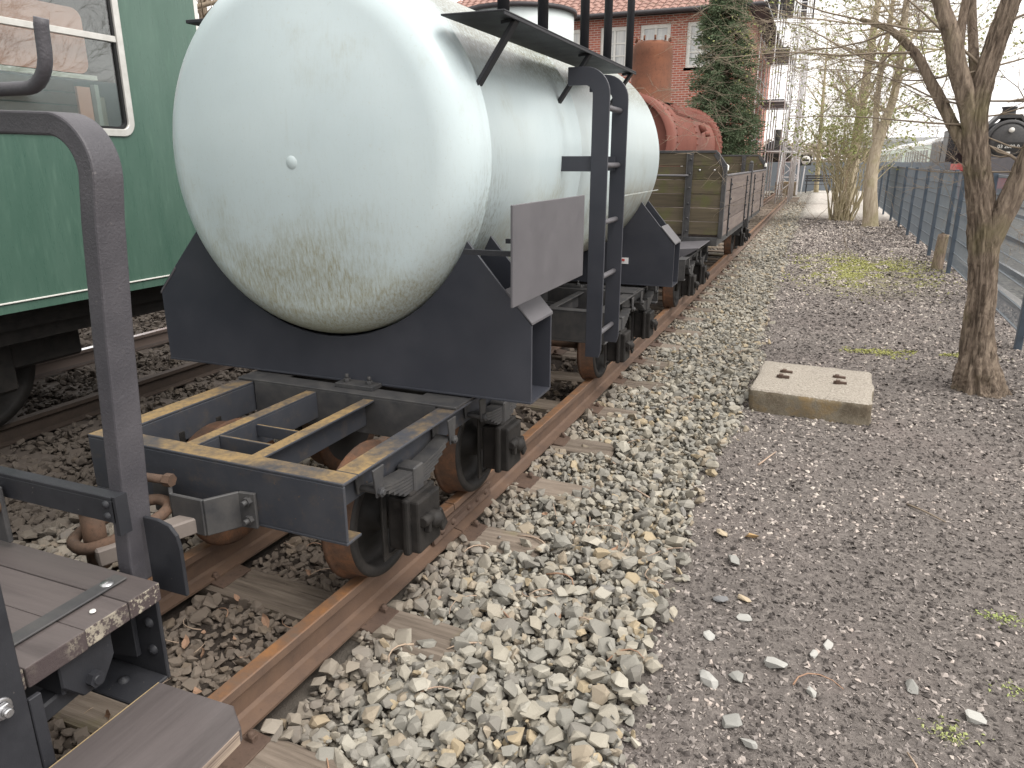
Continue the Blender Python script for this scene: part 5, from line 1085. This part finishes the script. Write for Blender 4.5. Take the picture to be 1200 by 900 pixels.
# ------------------------------------------------------------------ tracks and train beyond the fence
RZ = -.50
for nm, cx_ in (('yard_track', 4.55), ('train_track', 8.45)):
    e = empty(nm, kind='structure'); e['label'] = 'yard track beyond the mesh fence' if nm == 'yard_track' else 'track under the steam train'
    straight_rail(cx_ - .75, RZ, 2, 200, e); straight_rail(cx_ + .75, RZ, 2, 200, e)
    s0 = MB().box(-1.3, 1.3, -.13, .13, -.16, 0).build('sleeper', SLEEPER, e, .01); s0.location = (cx_, 10, RZ - .13)
    for i in range(1, 70): o = s0.copy(); COL.objects.link(o); o.parent = e; o.location = (cx_, 10 + i * .65, RZ - .13)
lc = empty('steam_locomotive', (8.45, 51, RZ), 'black steam locomotive with red frames seen head on beyond the fence', 'locomotive'); LX = 8.45; LBK = mat_simple('locomotive_black', (.03, .031, .034), (.05, .05, .054), 2, .45)
LY = 45.0; LZ = RZ + 3.08
bo_ = B(MB().lathe([(LY + .15, 0), (LY + .15, .98), (LY + .3, 1.0), (LY + 9.5, .95)], (LX, 0, LZ), 'Y', 40), 'boiler', LBK, lc)
B(MB().lathe([(LY - .10, 0), (LY - .08, .35), (LY, .70), (LY + .06, .84), (LY + .15, .86)], (LX, 0, LZ), 'Y', 40), 'smokebox_door', STEELG, bo_); B(MB().lathe([(LY + .02, .86), (LY + .02, .98), (LY + .15, 1.0)], (LX, 0, LZ), 'Y', 40), 'smokebox_ring', STEELG, bo_)
B(MB().lathe([(.80, .50), (1.05, .32), (1.55, .30), (1.62, .36), (1.66, .36), (1.66, .24)], (LX, LY + 1.2, LZ), 'Z', 24), 'chimney', LBK, lc)
B(MB().prism([(LX - 1.1, LZ + .55), (LX - .5, LZ + 1.25), (LX + .5, LZ + 1.25), (LX + 1.1, LZ + .55), (LX + .9, LZ + .55), (LX + .45, LZ + 1.1), (LX - .45, LZ + 1.1), (LX - .9, LZ + .55)], 'Y', LY + .6, LY + 1.9), 'saddle_cover', STEELG, lc)
B(MB().lathe([(LY - .26, .0), (LY - .26, .12), (LY - .02, .10)], (LX, 0, LZ + .50), 'Y', 18), 'lamp', WHITE, lc)
for s in (-1, 1): B(MB().lathe([(LY - .75, 0), (LY - .75, .14), (LY - .45, .12)], (LX + s * .8, 0, LZ - 1.55), 'Y', 18), 'lamp', WHITE, lc)
tx = bpy.data.curves.new('number', 'FONT'); tx.body = '03 2080-0'; tx.size = .23; tx.align_x = 'CENTER'; tx.align_y = 'CENTER'; tx.extrude = .01; tx.materials.append(WHITE); no = bpy.data.objects.new('number_plate_text', tx); COL.objects.link(no); no.rotation_euler = (math.pi / 2, 0, 0); bpy.context.view_layer.update(); tm = bpy.data.meshes.new_from_object(no); bpy.data.objects.remove(no); no = bpy.data.objects.new('number_lettering', tm); COL.objects.link(no); no.rotation_euler = (math.pi / 2, 0, 0); no.location = (LX, LY - .135, LZ - .28); put(no, lc)
B(MB().box(LX - .62, LX + .62, LY - .115, LY - .10, LZ - .48, LZ - .08), 'number_plate', BLK, lc)
B(MB().box(LX - .12, LX + .12, LY - .125, LY - .113, LZ - .66, LZ - .52), 'depot_mark', WHITE, lc)
B(MB().box(LX - 1.4, LX + 1.4, LY - .5, LY - .38, RZ + .78, RZ + 1.28), 'buffer_beam', REDP, lc, .01); B(MB().box(LX - 1.35, LX + 1.35, LY - .38, LY + .6, RZ + 1.28, RZ + 1.34).prism([(LX - 1.3, RZ + 1.34), (LX + 1.3, RZ + 1.34), (LX + .8, LZ - .75), (LX - .8, LZ - .75)], 'Y', LY - .05, LY + .05), 'front_apron', GREY, lc)
for s in (-1, 1):
    B(MB().lathe([(LY - .5, .11), (LY - .9, .11), (LY - .92, .26), (LY - .97, .24), (LY - .98, 0)], (LX + s * .875, 0, RZ + 1.05), 'Y', 20), 'buffer', STEELG, lc)
    B(MB().box(*sorted((LX + s * 1.15, LX + s * 1.30)), LY + .4, LY + 1.9, RZ + .5, RZ + 1.3), 'cylinder_block', LBK, lc, .08, 2)
    B(MB().box(*sorted((LX + s * 1.42, LX + s * 1.45)), LY + .5, LY + 2.4, LZ - .3, LZ + .85), 'smoke_deflector', LBK, lc, .01)
    for y in (1.3, 3.9, 6.1, 8.3): rw = .5 if y < 2 else 1.0; B(MB().lathe([(0, 0), (0, rw), (s * .12, rw), (s * .12, rw - .1), (s * .06, rw - .12), (s * .06, 0)], (LX + s * .75, LY + y, RZ + rw), 'X', 30), 'wheel', REDP, lc)
B(MB().box(LX - .6, LX + .6, LY, LY + 10.5, RZ + .8, RZ + 1.6), 'frame', REDP, lc); B(MB().box(LX - 1.45, LX + 1.45, LY + .5, LY + 9.5, RZ + 1.62, RZ + 1.95), 'running_board', REDP, lc)
B(MB().box(LX - 1.45, LX + 1.45, LY + 9.4, LY + 11.6, RZ + 1.6, RZ + 3.9).prism([(LX - 1.5, RZ + 3.9), (LX + 1.5, RZ + 3.9), (LX + .8, RZ + 4.2), (LX - .8, RZ + 4.2)], 'Y', LY + 9.2, LY + 11.9), 'cab', LBK, lc)
B(MB().box(LX - 1.45, LX + 1.45, LY + 12, LY + 17, RZ + 1.2, RZ + 3.4).box(LX - 1.2, LX + 1.2, LY + 12, LY + 17, RZ + .6, RZ + 1.2), 'tender', LBK, lc, .1, 2)
PG = mat_simple('pale_green_coach', (.56, .64, .56), (.50, .58, .51), 2, .4); PGR = mat_simple('pale_coach_roof', (.78, .79, .78))
mat_wg = mat_simple('grey_coach_glass', (.16, .18, .19), (.2, .22, .23), 3, .2)
labs = ['pale green coach coupled directly behind the locomotive', 'second pale green coach of the train beyond the fence', 'last and most distant pale coach of the steam train']
for i in range(3):
    ya = LY + 17.6 + i * 19.3; e = empty('train_coach', (LX, ya + 9.4, RZ), labs[i], 'railway coach', 'coaches of the steam train')
    B(MB().box(LX - 1.42, LX + 1.42, ya, ya + 18.6, RZ + 1.05, RZ + 3.25), 'body', PG, e, .05); B(MB().prism([(LX + 1.45 * math.cos(R_(q)), RZ + 3.25 + .6 * math.sin(R_(q))) for q in range(0, 181, 15)], 'Y', ya, ya + 18.6), 'roof', PGR, e)
    for k in range(9): B(MB().box(LX - 1.435, LX - 1.41, ya + 1.2 + k * 1.9, ya + 2.4 + k * 1.9, RZ + 1.95, RZ + 2.9), 'window', mat_wg, e)
    B(MB().box(LX - 1.2, LX + 1.2, ya + .5, ya + 18.1, RZ + .35, RZ + 1.05), 'underframe', GREASE, e)
br_ = empty('road_bridge', (20, 140, 0), 'long pale road bridge crossing the line in the distance', 'bridge'); B(MB().box(2, 70, 140, 146, 3.7, 4.6), 'deck', mat_simple('pale_bridge', (.42, .45, .47)), br_); B(MB().box(2, 70, 139.9, 140, 4.6, 5.3), 'parapet', mat_simple('bridge_parapet', (.5, .52, .54)), br_)
for x in (6, 22, 38, 54): B(MB().box(x, x + 1, 141, 145, -.6, 3.7), 'pier', CONCRETE, br_)
# distant wood: reads as one soft mass
n_ = 9000; x = rng.uniform(-160, 220, n_); y = rng.uniform(210, 260, n_); hh_ = 7 + 3 * wob(x, y * 0, 9, 8, 4) + rng.normal(0, 1, n_); zc = -.5 + hh_ * rng.random(n_) ** .7
fwod = scatter('distant_wood', np.column_stack([x, y, zc]), np.column_stack([rng.uniform(.3, .9, n_), rng.uniform(.3, .9, n_), rng.uniform(.5, 1.4, n_)]), mat_simple('greyish_wood', (.25, .21, .18), (.32, .28, .23)), None, PROT, None); tag(fwod, 'distant bare wood on the horizon', 'trees', None, 'stuff')
